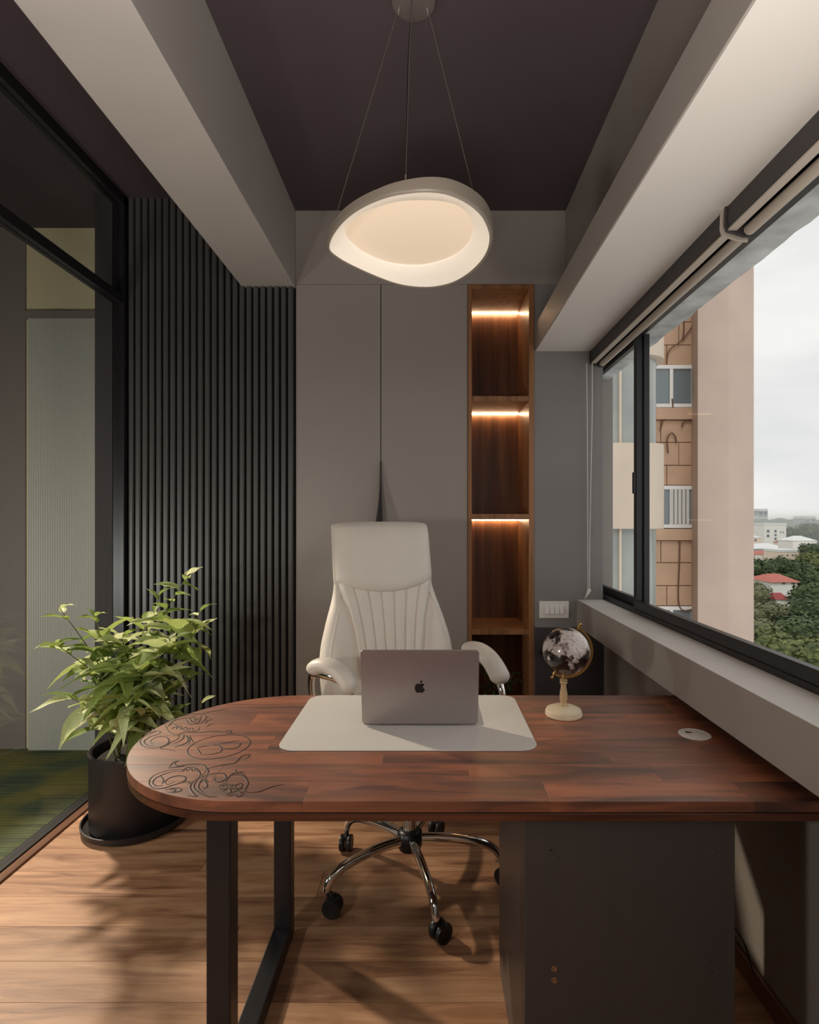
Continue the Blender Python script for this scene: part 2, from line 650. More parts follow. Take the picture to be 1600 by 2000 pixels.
# right beam and lower cream duct box
struct('trim_2', MB().box(0.752, 1.3, Y0, 3.66, 2.40, H + 0.25), M['taupe'], 'taupe ceiling beam above the window box', bevel=0.003)
m_box = struct('trim_3', MB().box(0.586, 0.99, Y0, YB + 0.02, 2.312, 2.452).box(0.99, 1.10, Y0, 3.6, 2.30, 2.452), M['taupe'], 'low taupe box running over the window', bevel=0.002)
struct('trim_4', MB().box(0.588, 1.10, Y0, YB + 0.01, 2.306, 2.314), M['cream'], 'cream underside of the box over the window')

# back wall (around the bookcase niche)
NX0, NX1, NZ1, NB = 0.214, 0.578, 2.672, 3.50
wb = MB()
wb.box(XP - 0.05, NX0, YB + 0.02, 3.66, 0, HL + 0.2)
wb.box(NX0, NX1, NB, 3.66, 0, H)
wb.box(NX0, NX1, YB + 0.02, NB, NZ1, H + 0.2)
struct('wall_back', wb, M['greydoor'], 'back wall behind the chair')
struct('wall_window_side', MB().box(NX1, XW, YB, 3.66, 0, 2.6755), M['greywall'], 'narrow grey wall between bookcase and window')
# long upper panel above the doors
struct('trim_5', MB().box(-0.7345, 0.752, YB, YB + 0.02, 2.6755, H), M['taupe_panel'], 'long taupe panel above the wardrobe doors', bevel=0.001)

# right wall under the window and sill box
struct('wall_right', MB().box(XW, 1.13, Y0, 3.66, -0.1, 0.90), M['taupe'], 'taupe wall under the window')
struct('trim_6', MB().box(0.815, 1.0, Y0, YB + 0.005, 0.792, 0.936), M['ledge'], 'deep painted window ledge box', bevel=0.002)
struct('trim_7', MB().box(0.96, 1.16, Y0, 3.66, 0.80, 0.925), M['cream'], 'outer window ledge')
struct('baseboard_right', MB().box(XW - 0.014, XW, Y0, YB, 0, 0.065), M['skirt'], 'brown wooden skirting under the window', bevel=0.003)
# outer lintel with a rough lower edge
lt = MB()
n = 90
lt_in, lt_out = [], []
for i in range(n + 1):
    yy = Y0 + (3.6 - Y0) * i / n
    lt_in.append((1.0, yy))
    lt_out.append((1.105 + 0.006 * noise.noise((yy * 9, 0, 0)) + 0.004 * noise.noise((yy * 40, 3, 0)), yy))
vs = [Vector((x, yy, 2.243)) for x, yy in lt_in] + [Vector((x, yy, 2.238 + 0.004 * noise.noise((yy * 14, 7, 1)))) for x, yy in lt_out]
vs += [Vector((x, yy, 2.45)) for x, yy in lt_out]
fs = [(i, i + 1, n + 2 + i, n + 1 + i) for i in range(n)]
fs += [(n + 1 + i, n + 2 + i, 2 * n + 3 + i, 2 * n + 2 + i) for i in range(n)]
lt.add(vs, fs)
struct('trim_8', lt, mat('rough_concrete', rgb(186, 188, 186), 0.85, noise_amt=0.35, noise_scale=7, bump=0.6, bump_scale=40),
       'rough grey concrete lintel outside the window')

# shell behind the camera
struct('wall_right.001', MB().box(0.96, 1.13, 3.46, 3.66, 0.9, 2.6), M['taupe'], 'end of the window opening')
struct('trim_9', MB().box(0.8155, 0.966, Y0, YB, 0.9362, 0.9385), M['ledge_lit'], 'top of the window ledge with window light in its pale colour')  # thin slab added; its paler colour stands in for window light
struct('wall_rear', MB().box(-3.6, 1.2, Y0 - 0.1, Y0, -0.1, 3.4), M['taupe'], 'rear wall of the office')

# corridor beyond the partition
struct('floor_corridor', MB().box(-3.5, XP - 0.05, Y0, 3.45, -0.1, 0.0), M['carpet'], 'green striped carpet of the corridor')
cw = struct('wall_corridor', MB().box(-2.43, XP + 0.01, 3.40, 3.50, -0.1, 3.3), M['corr'], 'cream corridor wall behind the glass')
obj('wall_rail', MB().box(-2.43, XP, 3.375, 3.40, 2.585, 2.632), M['corr_dark'], cw)
obj('wall_panel', MB().box(-2.40, XP, 3.37, 3.40, 0.0, 2.585), M['sheer'], cw)
struct('wall_corridor.001', MB().box(-3.5, -2.43, 3.39, 3.50, -0.1, 3.3), M['corr_dark'], 'brown corridor wall panel at the far left')
struct('wall_left', MB().box(-3.6, -3.5, Y0, 3.5, -0.1, 3.4), M['dim'], 'dark far wall of the corridor')

# ------------------------------------------------------------------ glass partition
gp = thing('glass_partition', 'black framed full height glass partition beside the green carpet', 'partition', (XP, 0.8, 0))
obj('floor_track', MB().box(XP - 0.03, XP + 0.022, Y0, 3.09, 0, 0.016), M['black'], gp, bevel=0.002)
obj('edge_strip', MB().box(XP + 0.022, XP + 0.062, Y0, 3.09, 0.0, 0.010), M['skirt'], gp, bevel=0.003)
obj('ceiling_track', MB().box(XP - 0.03, XP + 0.03, Y0, 3.09, HL - 0.055, HL), M['black'], gp, bevel=0.002)
obj('transom', MB().box(XP - 0.028, XP + 0.028, Y0, 3.045, 2.545, 2.595), M['black'], gp, bevel=0.003)
obj('post', MB().box(XP - 0.03, XP + 0.03, 3.045, 3.09, 0, HL), M['black'], gp, bevel=0.002)
obj('post', MB().box(XP - 0.03, XP + 0.03, 1.36, 1.40, 0, HL), M['black'], gp, bevel=0.002)
obj('jamb', MB().box(XP - 0.13, XP - 0.035, 3.05, 3.34, 0, HL), M['dim'], gp)
for a, b in ((Y0 + 0.01, 1.36), (1.40, 3.045)):
    obj('lower_pane', MB().box(XP - 0.005, XP + 0.005, a, b, 0.016, 2.545), M['partition_pane'], gp)
    obj('upper_pane', MB().box(XP - 0.005, XP + 0.005, a, b, 2.595, HL - 0.055), M['partition_pane'], gp)

# ------------------------------------------------------------------ slat panel
sx0, sx1, ns_ = -1.648, -0.7375, 24
sp = thing('slat_panel', 'dark charcoal wall panel of narrow vertical slats behind the plant', 'wall panel', ((sx0 + sx1) / 2, YB, 0))
obj('backing', MB().box(sx0, sx1, YB + 0.004, YB + 0.019, 0, HL), M['slatback'], sp)
pit = (sx1 - sx0) / ns_
slat_me = None
for i in range(ns_):
    x = sx0 + i * pit + 0.004
    if slat_me is None:
        slat_me = MB().prism([(0, 0.028), (0, 0.006), (0.003, 0.0), (pit - 0.016, 0.0), (pit - 0.011, 0.006), (pit - 0.011, 0.028)][::1], 0, HL - 0.001).mesh('slat')
        slat_me.materials.append(M['slat'])
    o = bpy.data.objects.new('slat', slat_me)
    COL.objects.link(o)
    o.location = (x, YB - 0.024, 0)
    o.parent = sp
    o.matrix_parent_inverse = PMAT(sp).inverted()

# ------------------------------------------------------------------ wardrobe doors with twisted pull
SEAM = P(744, 700, YB).x
wd = thing('wardrobe', 'tall flush taupe wardrobe with two doors and a black pull behind the chair', 'wardrobe', (SEAM, YB, 0))
obj('door', MB().box(-0.732, SEAM - 0.0022, YB, YB + 0.019, 0.05, 2.6735), M['taupe_panel'], wd, bevel=0.0008, seg=1)
dr = obj('door', MB().box(SEAM + 0.0022, NX0 - 0.002, YB, YB + 0.019, 0.05, 2.6735), M['taupe_panel'], wd, bevel=0.0008, seg=1)
obj('plinth', MB().box(-0.732, NX0 - 0.002, YB + 0.006, YB + 0.019, 0, 0.048), M['greydoor'], wd)
hd = MB()
zt, zb_ = P(744, 902, YB).z, P(744, 1034, YB).z
rows = 22
for j in range(rows + 1):
    t = j / rows
    z = zt + (zb_ - zt) * t
    wl = 0.003 + 0.031 * t ** 2.6
    wr = 0.003 + 0.010 * t ** 1.6
    dp = 0.012 + 0.070 * t ** 1.3
    x = SEAM - 0.001
    hd.v += [Vector((x - wl, YB - 0.35 * dp, z)), Vector((x - 0.35 * wl, YB - dp, z)), Vector((x + wr, YB - dp * 0.98, z)),
             Vector((x + wr, YB - 0.001, z)), Vector((x - 0.3 * wl, YB - 0.001, z))]
for j in range(rows):
    for i in range(5):
        a, b = j * 5 + i, j * 5 + (i + 1) % 5
        hd.f.append((a, a + 5, b + 5, b))
hd.f.append((0, 1, 2, 3, 4))
hd.f.append(tuple(rows * 5 + i for i in (4, 3, 2, 1, 0)))
tag(obj('handle', hd, M['black'], wd, smooth=35), 'black twisted tapering pull handle')

# ------------------------------------------------------------------ bookcase niche
bc = thing('bookcase', 'tall narrow walnut niche bookcase with warm light strips', 'bookcase', ((NX0 + NX1) / 2, YB + 0.2, 0))
IX0, IX1 = 0.236, 0.5495
BY = 3.47
obj('side_panel', MB().box(NX0, IX0, YB - 0.006, BY, 0, NZ1), M['walnut'], bc, bevel=0.001, seg=1)
obj('side_panel', MB().box(IX1, NX1, YB - 0.006, BY, 0, NZ1), M['walnut'], bc, bevel=0.001, seg=1)
obj('top_panel', MB().box(IX0, IX1, YB - 0.006, BY, 2.647, NZ1), M['walnut'], bc, bevel=0.001, seg=1)
obj('back_panel', MB().box(NX0, NX1, BY, BY + 0.018, 0, NZ1), M['walnut_shaded'], bc)
led = mat('warm_led_strip', (1, 0.8, 0.55, 1), 0.5, emit=(1.0, 0.68, 0.40, 1), emit_s=40.0)
for z0, z1 in ((2.030, 2.058), (1.381, 1.410), (0.746, 0.776), (0.0, 0.06)):
    obj('shelf', MB().box(IX0, IX1, YB - 0.004, BY, z0, z1), M['walnut'], bc, bevel=0.001, seg=1)
for z in (2.647, 2.030, 1.381):
    tag(obj('light_strip', MB().box(IX0 + 0.004, IX1 - 0.004, BY - 0.020, BY - 0.012, z - 0.006, z - 0.0005), led, bc), 'glowing warm light strip')

# low cupboard door between bookcase and ledge
lc = thing('low_cupboard', 'dark grey cupboard door with round knob behind the globe', 'cupboard', (0.77, YB - 0.01, 0))
obj('door', MB().box(0.584, XW - 0.002, YB - 0.018, YB, 0.03, 0.786), M['greydoor'], lc, bevel=0.001, seg=1)
kp = P(1061, 1270, YB)
obj('knob', MB().lathe([(0.006, 0), (0.006, 0.012), (0.022, 0.014), (0.024, 0.020), (0.020, 0.026), (0.0, 0.027)], 24,
                       (kp.x, YB - 0.018, kp.z), Matrix.Rotation(R(90), 4, 'X')), M['black'], lc, smooth=40)

# switch plate
a, b = P(1053, 1174, YB), P(1111, 1207, YB)
sw = thing('switch_plate', 'white four rocker light switch plate on the grey wall', 'switch', ((a.x + b.x) / 2, YB, b.z))
obj('plate', MB().box(a.x, b.x, YB - 0.009, YB, b.z, a.z), M['white'], sw, bevel=0.003)
mx_, mz = (a.x + b.x) / 2, (a.z + b.z) / 2
obj('frame', MB().box(mx_ - 0.057, mx_ + 0.057, YB - 0.011, YB - 0.009, mz - 0.026, mz + 0.026), M['white'], sw, bevel=0.001)
for i in range(4):
    cx = mx_ - 0.0405 + i * 0.027
    mb = MB().add([(cx - 0.0105, YB - 0.011, mz - 0.022), (cx + 0.0105, YB - 0.011, mz - 0.022), (cx + 0.0105, YB - 0.011, mz + 0.022), (cx - 0.0105, YB - 0.011, mz + 0.022),
                   (cx - 0.0105, YB - 0.019, mz - 0.022), (cx + 0.0105, YB - 0.019, mz - 0.022), (cx + 0.0105, YB - 0.0125, mz + 0.022), (cx - 0.0105, YB - 0.0125, mz + 0.022)],
                  [(0, 1, 2, 3), (7, 6, 5, 4), (4, 5, 1, 0), (5, 6, 2, 1), (6, 7, 3, 2), (7, 4, 0, 3)])
    obj('rocker', mb, M['white'], sw, bevel=0.001)

# ------------------------------------------------------------------ window
XG0, XG1 = 0.965, 1.035
wn = tag(bpy.data.objects.new('window_1', None), 'black aluminium sliding window along the right wall', kind='structure')
COL.objects.link(wn)
wn.location = (1.0, 1.0, 0.93)
obj('window_frame', MB().box(XG0, XG1, Y0, 3.46, 0.932, 0.958), M['black'], wn, bevel=0.002)
obj('window_frame', MB().box(XG0, XG1, Y0, 3.46, 2.250, 2.285), M['black'], wn, bevel=0.002)
obj('window_frame', MB().box(XG0, XG1, 3.43, 3.46, 0.958, 2.250), M['black'], wn, bevel=0.002)


def sash(y0, y1, x0, x1, pane):
    s = obj('sash', MB().box(x0, x1, y0, y0 + 0.036, 0.958, 2.250).box(x0, x1, y1 - 0.036, y1, 0.958, 2.250)
            .box(x0, x1, y0 + 0.036, y1 - 0.036, 0.958, 0.998).box(x0, x1, y0 + 0.036, y1 - 0.036, 2.232, 2.250), M['black'], wn, bevel=0.0015)
    xm = (x0 + x1) / 2
    obj('pane', MB().box(xm - 0.002, xm + 0.002, y0 + 0.034, y1 - 0.034, 0.996, 2.234), pane, s)


sash(2.622, 3.43, 1.002, 1.028, M['pane'])
sash(1.12, 2.668, 0.970, 0.997, M['pane'])
sash(-0.20, 1.155, 1.002, 1.028, M['pane'])
sash(Y0 + 0.01, -0.165, 0.970, 0.997, M['pane'])
obj('latch', MB().box(0.958, 0.970, 2.636, 2.656, 1.50, 1.60), M['black'], wn, bevel=0.002)

# roller blinds, rolled up under the cream box
for k, (ya, yb, lab) in enumerate(((1.70, 3.085, 'dark rolled up roller blind at the back wall end of the window'),
                                   (-1.4, 1.675, 'dark rolled up roller blind on the window side nearest the camera'))):
    bl = thing('roller_blind', lab, 'blind', (0.91, (ya + yb) / 2, 2.306), 0, 'roller blinds over the window')
    obj('cassette', MB().prism([(0.886, 2.237), (0.918, 2.237), (0.945, 2.268), (0.955, 2.305), (0.886, 2.305), (0.884, 2.27)][::-1], ya, yb,
                               Matrix(((1, 0, 0, 0), (0, 0, 1, 0), (0, 1, 0, 0), (0, 0, 0, 1)))), M['blind_dark'], bl, bevel=0.003)
    obj('lip', MB().box(0.887, 0.914, ya + 0.004, yb - 0.004, 2.2325, 2.2385), M['blind_rail'], bl, bevel=0.001)
    obj('bottom_rail', MB().tube([(0.947, ya + 0.01, 2.232), (0.947, yb - 0.01, 2.232)], 0.0165, 14), M['blind_rail'], bl, smooth=50)
    for ye in (ya, yb):
        obj('end_bracket', MB().prism([(0.878, 2.25), (0.884, 2.230), (0.935, 2.214), (0.962, 2.212), (0.962, 2.305), (0.880, 2.305)][::-1],
                                      ye - 0.004, ye + 0.004, Matrix(((1, 0, 0, 0), (0, 0, 1, 0), (0, 1, 0, 0), (0, 0, 0, 1)))), M['blind_rail' if ye == ya else 'blind_dark'], bl, bevel=0.002)
    if k == 0:
        zc0, zc1 = 2.23, P(1150, 1150, 3.07).z
        xa, xb = P(1146, 0, 3.07).x, P(1157, 0, 3.07).x
        xm = P(1150, 0, 3.07).x
        obj('pull_cord', MB().tube(catmull([(xa, 3.07, zc0), (xa + 0.003, 3.07, 1.9), (xm - 0.006, 3.07, 1.3), (xm - 0.004, 3.07, zc1)], 6), 0.0022, 6), M['chain'], bl, smooth=80)
        obj('pull_cord', MB().tube(catmull([(xb, 3.07, zc0), (xb - 0.002, 3.07, 1.9), (xm + 0.006, 3.07, 1.3), (xm + 0.005, 3.07, zc1)], 6), 0.0022, 6), M['chain'], bl, smooth=80)
        obj('cord_weight', MB().add([(xm - 0.007, 3.062, zc1), (xm + 0.009, 3.062, zc1), (xm + 0.012, 3.062, zc1 - 0.012), (xm - 0.022, 3.062, zc1 - 0.055),
                                     (xm - 0.007, 3.078, zc1), (xm + 0.009, 3.078, zc1), (xm + 0.012, 3.078, zc1 - 0.012), (xm - 0.022, 3.078, zc1 - 0.055)],
                                    [(0, 3, 2, 1), (4, 5, 6, 7), (0, 1, 5, 4), (1, 2, 6, 5), (2, 3, 7, 6), (3, 0, 4, 7)]), M['chain'], bl, bevel=0.002)

# ------------------------------------------------------------------ desk
DX, DYF, DYB, DXR, DZ = -0.4435, 1.247, 2.005, 0.9555, 0.75
DR = (DYB - DYF) / 2
DYC = (DYB + DYF) / 2


def stadium(inset=0.0, n=40):
    r = DR - inset
    pts = [(DXR - inset * 0.0, DYF + inset), (DXR, DYB - inset)]
    for i in range(n + 1):
        a = R(90 + 180 * i / n)
        pts.append((DX + r * math.cos(a), DYC + r * math.sin(a)))
    return pts


def clip_rect(poly, x0, x1, y0, y1):
    def cl(p, ax, val, keep_less):
        out = []
        for i in range(len(p)):
            a, b = p[i], p[(i + 1) % len(p)]
            ia = a[ax] <= val if keep_less else a[ax] >= val
            ib = b[ax] <= val if keep_less else b[ax] >= val
            if ia:
                out.append(a)
            if ia != ib:
                t = (val - a[ax]) / (b[ax] - a[ax])
                out.append((a[0] + (b[0] - a[0]) * t, a[1] + (b[1] - a[1]) * t))
        return out
    for ax, val, kl in ((0, x0, False), (0, x1, True), (1, y0, False), (1, y1, True)):
        poly = cl(poly, ax, val, kl)
        if len(poly) < 3:
            return []
    return poly


desk = thing('desk', 'red brown wooden desk with rounded carved end on black legs', 'desk', (0.0, DYC, 0))
sta = stadium()
rows = 8
rw = (DYB - DYF) / rows
joints = [[-0.28, 0.27, 0.72], [-0.52, 0.10, 0.56], [-0.12, 0.47], [-0.44, 0.22, 0.74], [-0.30, 0.40], [-0.55, -0.02, 0.62], [-0.2, 0.34, 0.8], [-0.40, 0.14, 0.60]]
for r_ in range(rows):
    xs = [-1.0] + joints[r_] + [1.2]
    for xa, xb in zip(xs, xs[1:]):
        ya, yb = DYF + r_ * rw, DYF + (r_ + 1) * rw
        p = clip_rect(sta, xa, xb, ya, yb)
        if len(p) < 3:
            continue
        cx, cy = sum(q[0] for q in p) / len(p), sum(q[1] for q in p) / len(p)
        q = []
        for pt in p:
            if not q or math.hypot(q[-1][0] - pt[0], q[-1][1] - pt[1]) > 1e-5:
                q.append(pt)
        o = obj('stave', MB().prism([(a_ - cx, b_ - cy) for a_, b_ in q], -0.0125, 0.0125), M['deskwood'], None, bevel=0.0007, seg=1)
        o.location = (cx, cy, DZ - 0.0125)
        o.parent = desk
        o.matrix_parent_inverse = PMAT(desk).inverted()
obj('shadow_gap', MB().prism(stadium(0.006), DZ - 0.0285, DZ - 0.0252), M['slatback'], desk)
obj('lower_board', MB().prism(stadium(0.002), DZ - 0.046, DZ - 0.0285), M['deskedge'], desk, bevel=0.001, seg=1)

# carved ornament on the rounded end (strokes traced on the table plane)
orn = MB()


def stroke(mbx, zp, rad=0.0024, n=5, closed=False):
    pts = []
    for zx, zy in zp:
        q = on_z(200 + zx * 0.3125, 1340 + zy * 0.3125, DZ)
        pts.append(Vector((q.x, q.y, DZ + 0.0002)))
    pts = catmull(pts, n, closed)
    if closed:
        pts.append(pts[0])
    k = len(pts)
    rs = [rad * (0.35 + 0.65 * min(1, 4.0 * min(i, k - 1 - i) / k)) if not closed else rad for i in range(k)]
    mbx.tube(pts, rs, 8, True, 0.20)


for z_ in (
    [(340, 285), (270, 310), (235, 345), (250, 375), (310, 388), (380, 375), (415, 345), (395, 320), (340, 320), (300, 345), (320, 365)],
    [(355, 298), (290, 322), (258, 348), (280, 370), (330, 374)],
    [(290, 300), (310, 288), (340, 280), (362, 288), (350, 298)],
    [(390, 245), (420, 290), (470, 305), (510, 290), (600, 290), (690, 285), (780, 290), (825, 300)],
    [(385, 240), (440, 205), (520, 185), (600, 175), (640, 185), (685, 210)],
    [(400, 262), (450, 215), (530, 198), (590, 190)],
    [(415, 250), (440, 235), (470, 255), (500, 275), (560, 285), (600, 275), (605, 255)],
    [(430, 270), (455, 255), (465, 272)], [(465, 262), (485, 250), (498, 268)], [(500, 268), (520, 258), (530, 274)], [(535, 274), (555, 264), (568, 276)],
    [(520, 200), (545, 240), (600, 225), (620, 180)],
    [(540, 195), (560, 225), (590, 215)], [(560, 190), (580, 210), (605, 200)], [(585, 240), (625, 225), (650, 195), (625, 180)],
    [(620, 172), (700, 157), (785, 145)],
    [(640, 235), (660, 215), (690, 212)], [(650, 255), (680, 238), (705, 238)],
    [(480, 300), (470, 330), (430, 350), (400, 370), (360, 390), (410, 395), (455, 408)],
    [(500, 300), (530, 320), (530, 350), (490, 370), (450, 385)],
    [(510, 300), (505, 325), (480, 345), (440, 360)],
    [(545, 310), (555, 335), (570, 352)], [(520, 310), (545, 330), (540, 360)],
    [(770, 285), (795, 278), (805, 290), (785, 298)],
    [(480, 465), (450, 485), (470, 500), (540, 490), (620, 490), (650, 520), (620, 560)],
    [(415, 510), (440, 480), (480, 465)], [(410, 512), (460, 508), (520, 500)],
    [(500, 520), (400, 530), (320, 560), (290, 600), (310, 635), (370, 640), (440, 620), (500, 600), (520, 575), (480, 560), (420, 575), (390, 600), (410, 615), (450, 600)],
    [(480, 530), (400, 545), (335, 575), (312, 605), (340, 625), (380, 620)],
    [(360, 560), (380, 590), (370, 612)],
    [(480, 540), (530, 510), (580, 515), (610, 545), (600, 575)],
    [(500, 535), (520, 522), (528, 535)], [(535, 530), (552, 518), (562, 534)], [(570, 532), (588, 522), (596, 540)],
    [(390, 650), (430, 640), (480, 640), (490, 655), (440, 665), (400, 660)], [(420, 650), (440, 645), (455, 655), (435, 660)],
    [(630, 560), (590, 590), (570, 630), (600, 665), (660, 690), (720, 690)],
    [(640, 560), (610, 600), (600, 640), (640, 670)], [(655, 560), (640, 590), (655, 620), (640, 640), (618, 630)],
    [(620, 600), (640, 585), (662, 600)], [(500, 605), (530, 598), (550, 606), (530, 614)],
    [(640, 560), (700, 545), (760, 550), (770, 580), (730, 600), (700, 590), (710, 570)],
    [(600, 570), (560, 605), (548, 640), (575, 680), (590, 690), (530, 685)],
    [(780, 590), (800, 560), (850, 555), (890, 570), (910, 610), (890, 650), (910, 665)],
    [(770, 600), (785, 575), (820, 545), (870, 548), (905, 575)],
    [(830, 520), (840, 540), (890, 535)],
    [(725, 630), (760, 610), (820, 620), (870, 610), (860, 640), (800, 640), (740, 645), (725, 630)],
    [(750, 660), (790, 640), (800, 665), (770, 680)], [(800, 670), (840, 655), (870, 668), (900, 650)], [(780, 690), (820, 680), (850, 692), (890, 672)],
    [(830, 662), (850, 645), (880, 640)], [(745, 628), (765, 620), (785, 630)], [(800, 630), (820, 622), (842, 632)],
    [(900, 665), (980, 660), (1060, 630), (1135, 615)],
    [(640, 520), (700, 505), (770, 490), (830, 480), (870, 440), (920, 430), (905, 450), (880, 450)],
    [(640, 500), (660, 530), (655, 550)],
):
    stroke(orn, z_, 0.0027)
tag(obj('carved_ornament', orn, M['carved'], desk, smooth=60), 'carved scrollwork of curling leaves and creatures')
mono = MB()
ring = []
for i in range(28):
    a = 2 * math.pi * i / 28
    ex, ey = 200 * math.cos(a), 70 * math.sin(a)
    ring.append((727 + ex * 0.985 + ey * 0.02, 380 + ey - ex * 0.15))
stroke(mono, ring, 0.0022, 3, True)
for z_ in ([(590, 386), (620, 380), (660, 374)], [(590, 386), (604, 410), (618, 427)], [(612, 427), (660, 428), (715, 420), (745, 405), (742, 385), (715, 368), (695, 372)],
           [(735, 361), (790, 352), (848, 340)], [(848, 340), (860, 360), (850, 380), (800, 392), (755, 388), (728, 370)]):
    stroke(mono, z_, 0.0024, 5)
tag(obj('carved_monogram', mono, M['carved'], desk, smooth=60), 'carved letter B inside an oval ring')

# steel leg frame
LX, LW = -0.475, 0.055
obj('leg', MB().box(LX - LW / 2, LX + LW / 2, 1.268, 1.268 + LW, 0.0, DZ - 0.046), M['blackmetal'], desk, bevel=0.004)
obj('leg', MB().box(LX - LW / 2, LX + LW / 2, 1.820, 1.820 + LW, 0.0, DZ - 0.046), M['blackmetal'], desk, bevel=0.004)
obj('foot_bar', MB().box(LX - LW / 2, LX + LW / 2, 1.268 + LW, 1.820, 0.002, LW), M['blackmetal'], desk, bevel=0.004)
obj('top_bar', MB().box(LX - LW / 2, LX + LW / 2, 1.268 + LW, 1.820, DZ - 0.046 - 0.03, DZ - 0.046), M['blackmetal'], desk, bevel=0.003)

# drawer pedestal under the right side
ped = thing('drawer_pedestal', 'charcoal drawer pedestal with screw caps under the desk', 'cabinet', (0.455, 1.5, 0))
M['ped'] = mat('charcoal_brushed_laminate', rgb(76, 71, 70), 0.36, noise_amt=0.05, noise_scale=30, stretch=(1, 1, 0.05))
CX0, CX1, CY0, CY1, CZ = 0.2165, 0.6916, 1.272, 1.742, DZ - 0.048
obj('side_panel', MB().box(CX0, CX0 + 0.018, CY0 + 0.018, CY1 - 0.018, 0, CZ), M['ped'], ped, bevel=0.001, seg=1)
obj('side_panel', MB().box(CX1 - 0.018, CX1, CY0 + 0.018, CY1 - 0.018, 0, CZ), M['ped'], ped, bevel=0.001, seg=1)
bkp = obj('back_panel', MB().box(CX0, CX1, CY0, CY0 + 0.0172, 0, CZ), M['ped'], ped, bevel=0.0012, seg=1)
obj('top_panel', MB().box(CX0 + 0.018, CX1 - 0.018, CY0 + 0.018, CY1 - 0.018, CZ - 0.018, CZ), M['ped'], ped)
obj('bottom_panel', MB().box(CX0 + 0.018, CX1 - 0.018, CY0 + 0.018, CY1 - 0.018, 0.04, 0.058), M['ped'], ped)
for z0, z1 in ((0.045, 0.30), (0.304, 0.50), (0.504, 0.699)):
    d_ = obj('drawer', MB().box(CX0 + 0.001, CX1 - 0.001, CY1 - 0.017, CY1, z0, z1), M['ped'], ped, bevel=0.001, seg=1)
    obj('drawer_handle', MB().tube([(0.40, CY1, z1 - 0.05), (0.40, CY1 + 0.025, z1 - 0.05), (0.51, CY1 + 0.025, z1 - 0.05), (0.51, CY1, z1 - 0.05)], 0.004, 8), M['chrome'], d_, smooth=60)
M['cap'] = mat('bronze_screw_cap', rgb(150, 112, 80), 0.4, metal=0.3)
for px, py, rr, mm in ((1076, 1660, 0.003, 'rubber'), (1085, 1676, 0.0065, 'ped'), (1083, 1892, 0.0072, 'cap'), (1083, 1915, 0.0072, 'cap'),
                       (1391, 1660, 0.005, 'ped'), (1389, 1874, 0.003, 'rubber'), (1390, 1897, 0.003, 'rubber')):
    q = P(px, py, CY0)
    obj('screw_cap', MB().lathe([(rr * 0.9, -0.001), (rr, 0.0008), (rr * 0.7, 0.0018), (rr * 0.45, 0.0012), (rr * 0.3, 0.0004)], 16, (q.x, CY0, q.z), Matrix.Rotation(R(90), 4, 'X')),
        M[mm], bkp, smooth=40)

# cables hanging between pedestal and wall
a = P(1440, 1773, 1.60)
cb = MB().tube(catmull([(0.70, 1.66, 0.34), (0.72, 1.62, 0.345), (0.80, 1.60, 0.30), (0.90, 1.62, 0.17), (0.93, 1.62, 0.08), (0.935, 1.62, 0.068)], 8), 0.0022, 6)
tag(obj('power_cable', cb, M['rubber'], smooth=80), 'thin black cable hanging down against the taupe wall', 'cable', 'cables behind the pedestal')
cb = MB().tube(catmull([(0.70, 1.70, 0.35), (0.745, 1.68, 0.34), (0.765, 1.68, 0.26), (0.75, 1.68, 0.16), (0.715, 1.69, 0.06), (0.71, 1.72, 0.006), (0.71, 1.80, 0.004)], 8), 0.0026, 6)
tag(obj('power_cable', cb, M['rubber'], smooth=80), 'curled black cable looping back beside the pedestal', 'cable', 'cables behind the pedestal')

# cable grommet
g = on_z(1357, 1435, DZ)
gr = thing('cable_grommet', 'round white cable grommet set in the desk top by the ledge', 'grommet', (g.x, g.y, DZ))
obj('ring', MB().lathe([(0.044, 0.0), (0.0445, 0.002), (0.042, 0.0035), (0.036, 0.0037), (0.035, 0.0025), (0.035, 0.0004)], 40), M['white'], gr, smooth=40, local=True)
obj('cap', MB().lathe([(0.0345, 0.0004), (0.0345, 0.0026), (0.033, 0.0032), (0.0, 0.0032)], 40), M['white'], gr, smooth=40, local=True)
obj('cable_slot', MB().prism([(-0.021, 0.005), (-0.004, 0.004), (-0.004, 0.010), (-0.015, 0.018), (-0.024, 0.014)], 0.0032, 0.0036), M['rubber'], gr, local=True)

# ------------------------------------------------------------------ desk mat
dm = MB().prism(rrect(-0.415, 0.299, 1.517, 1.998, 0.05, 8), DZ + 0.0004, DZ + 0.0034)
tag(obj('desk_mat', dm, M['mat'], bevel=0.001), 'pale grey rounded desk mat under the laptop', 'desk mat')
MZ = DZ + 0.0034

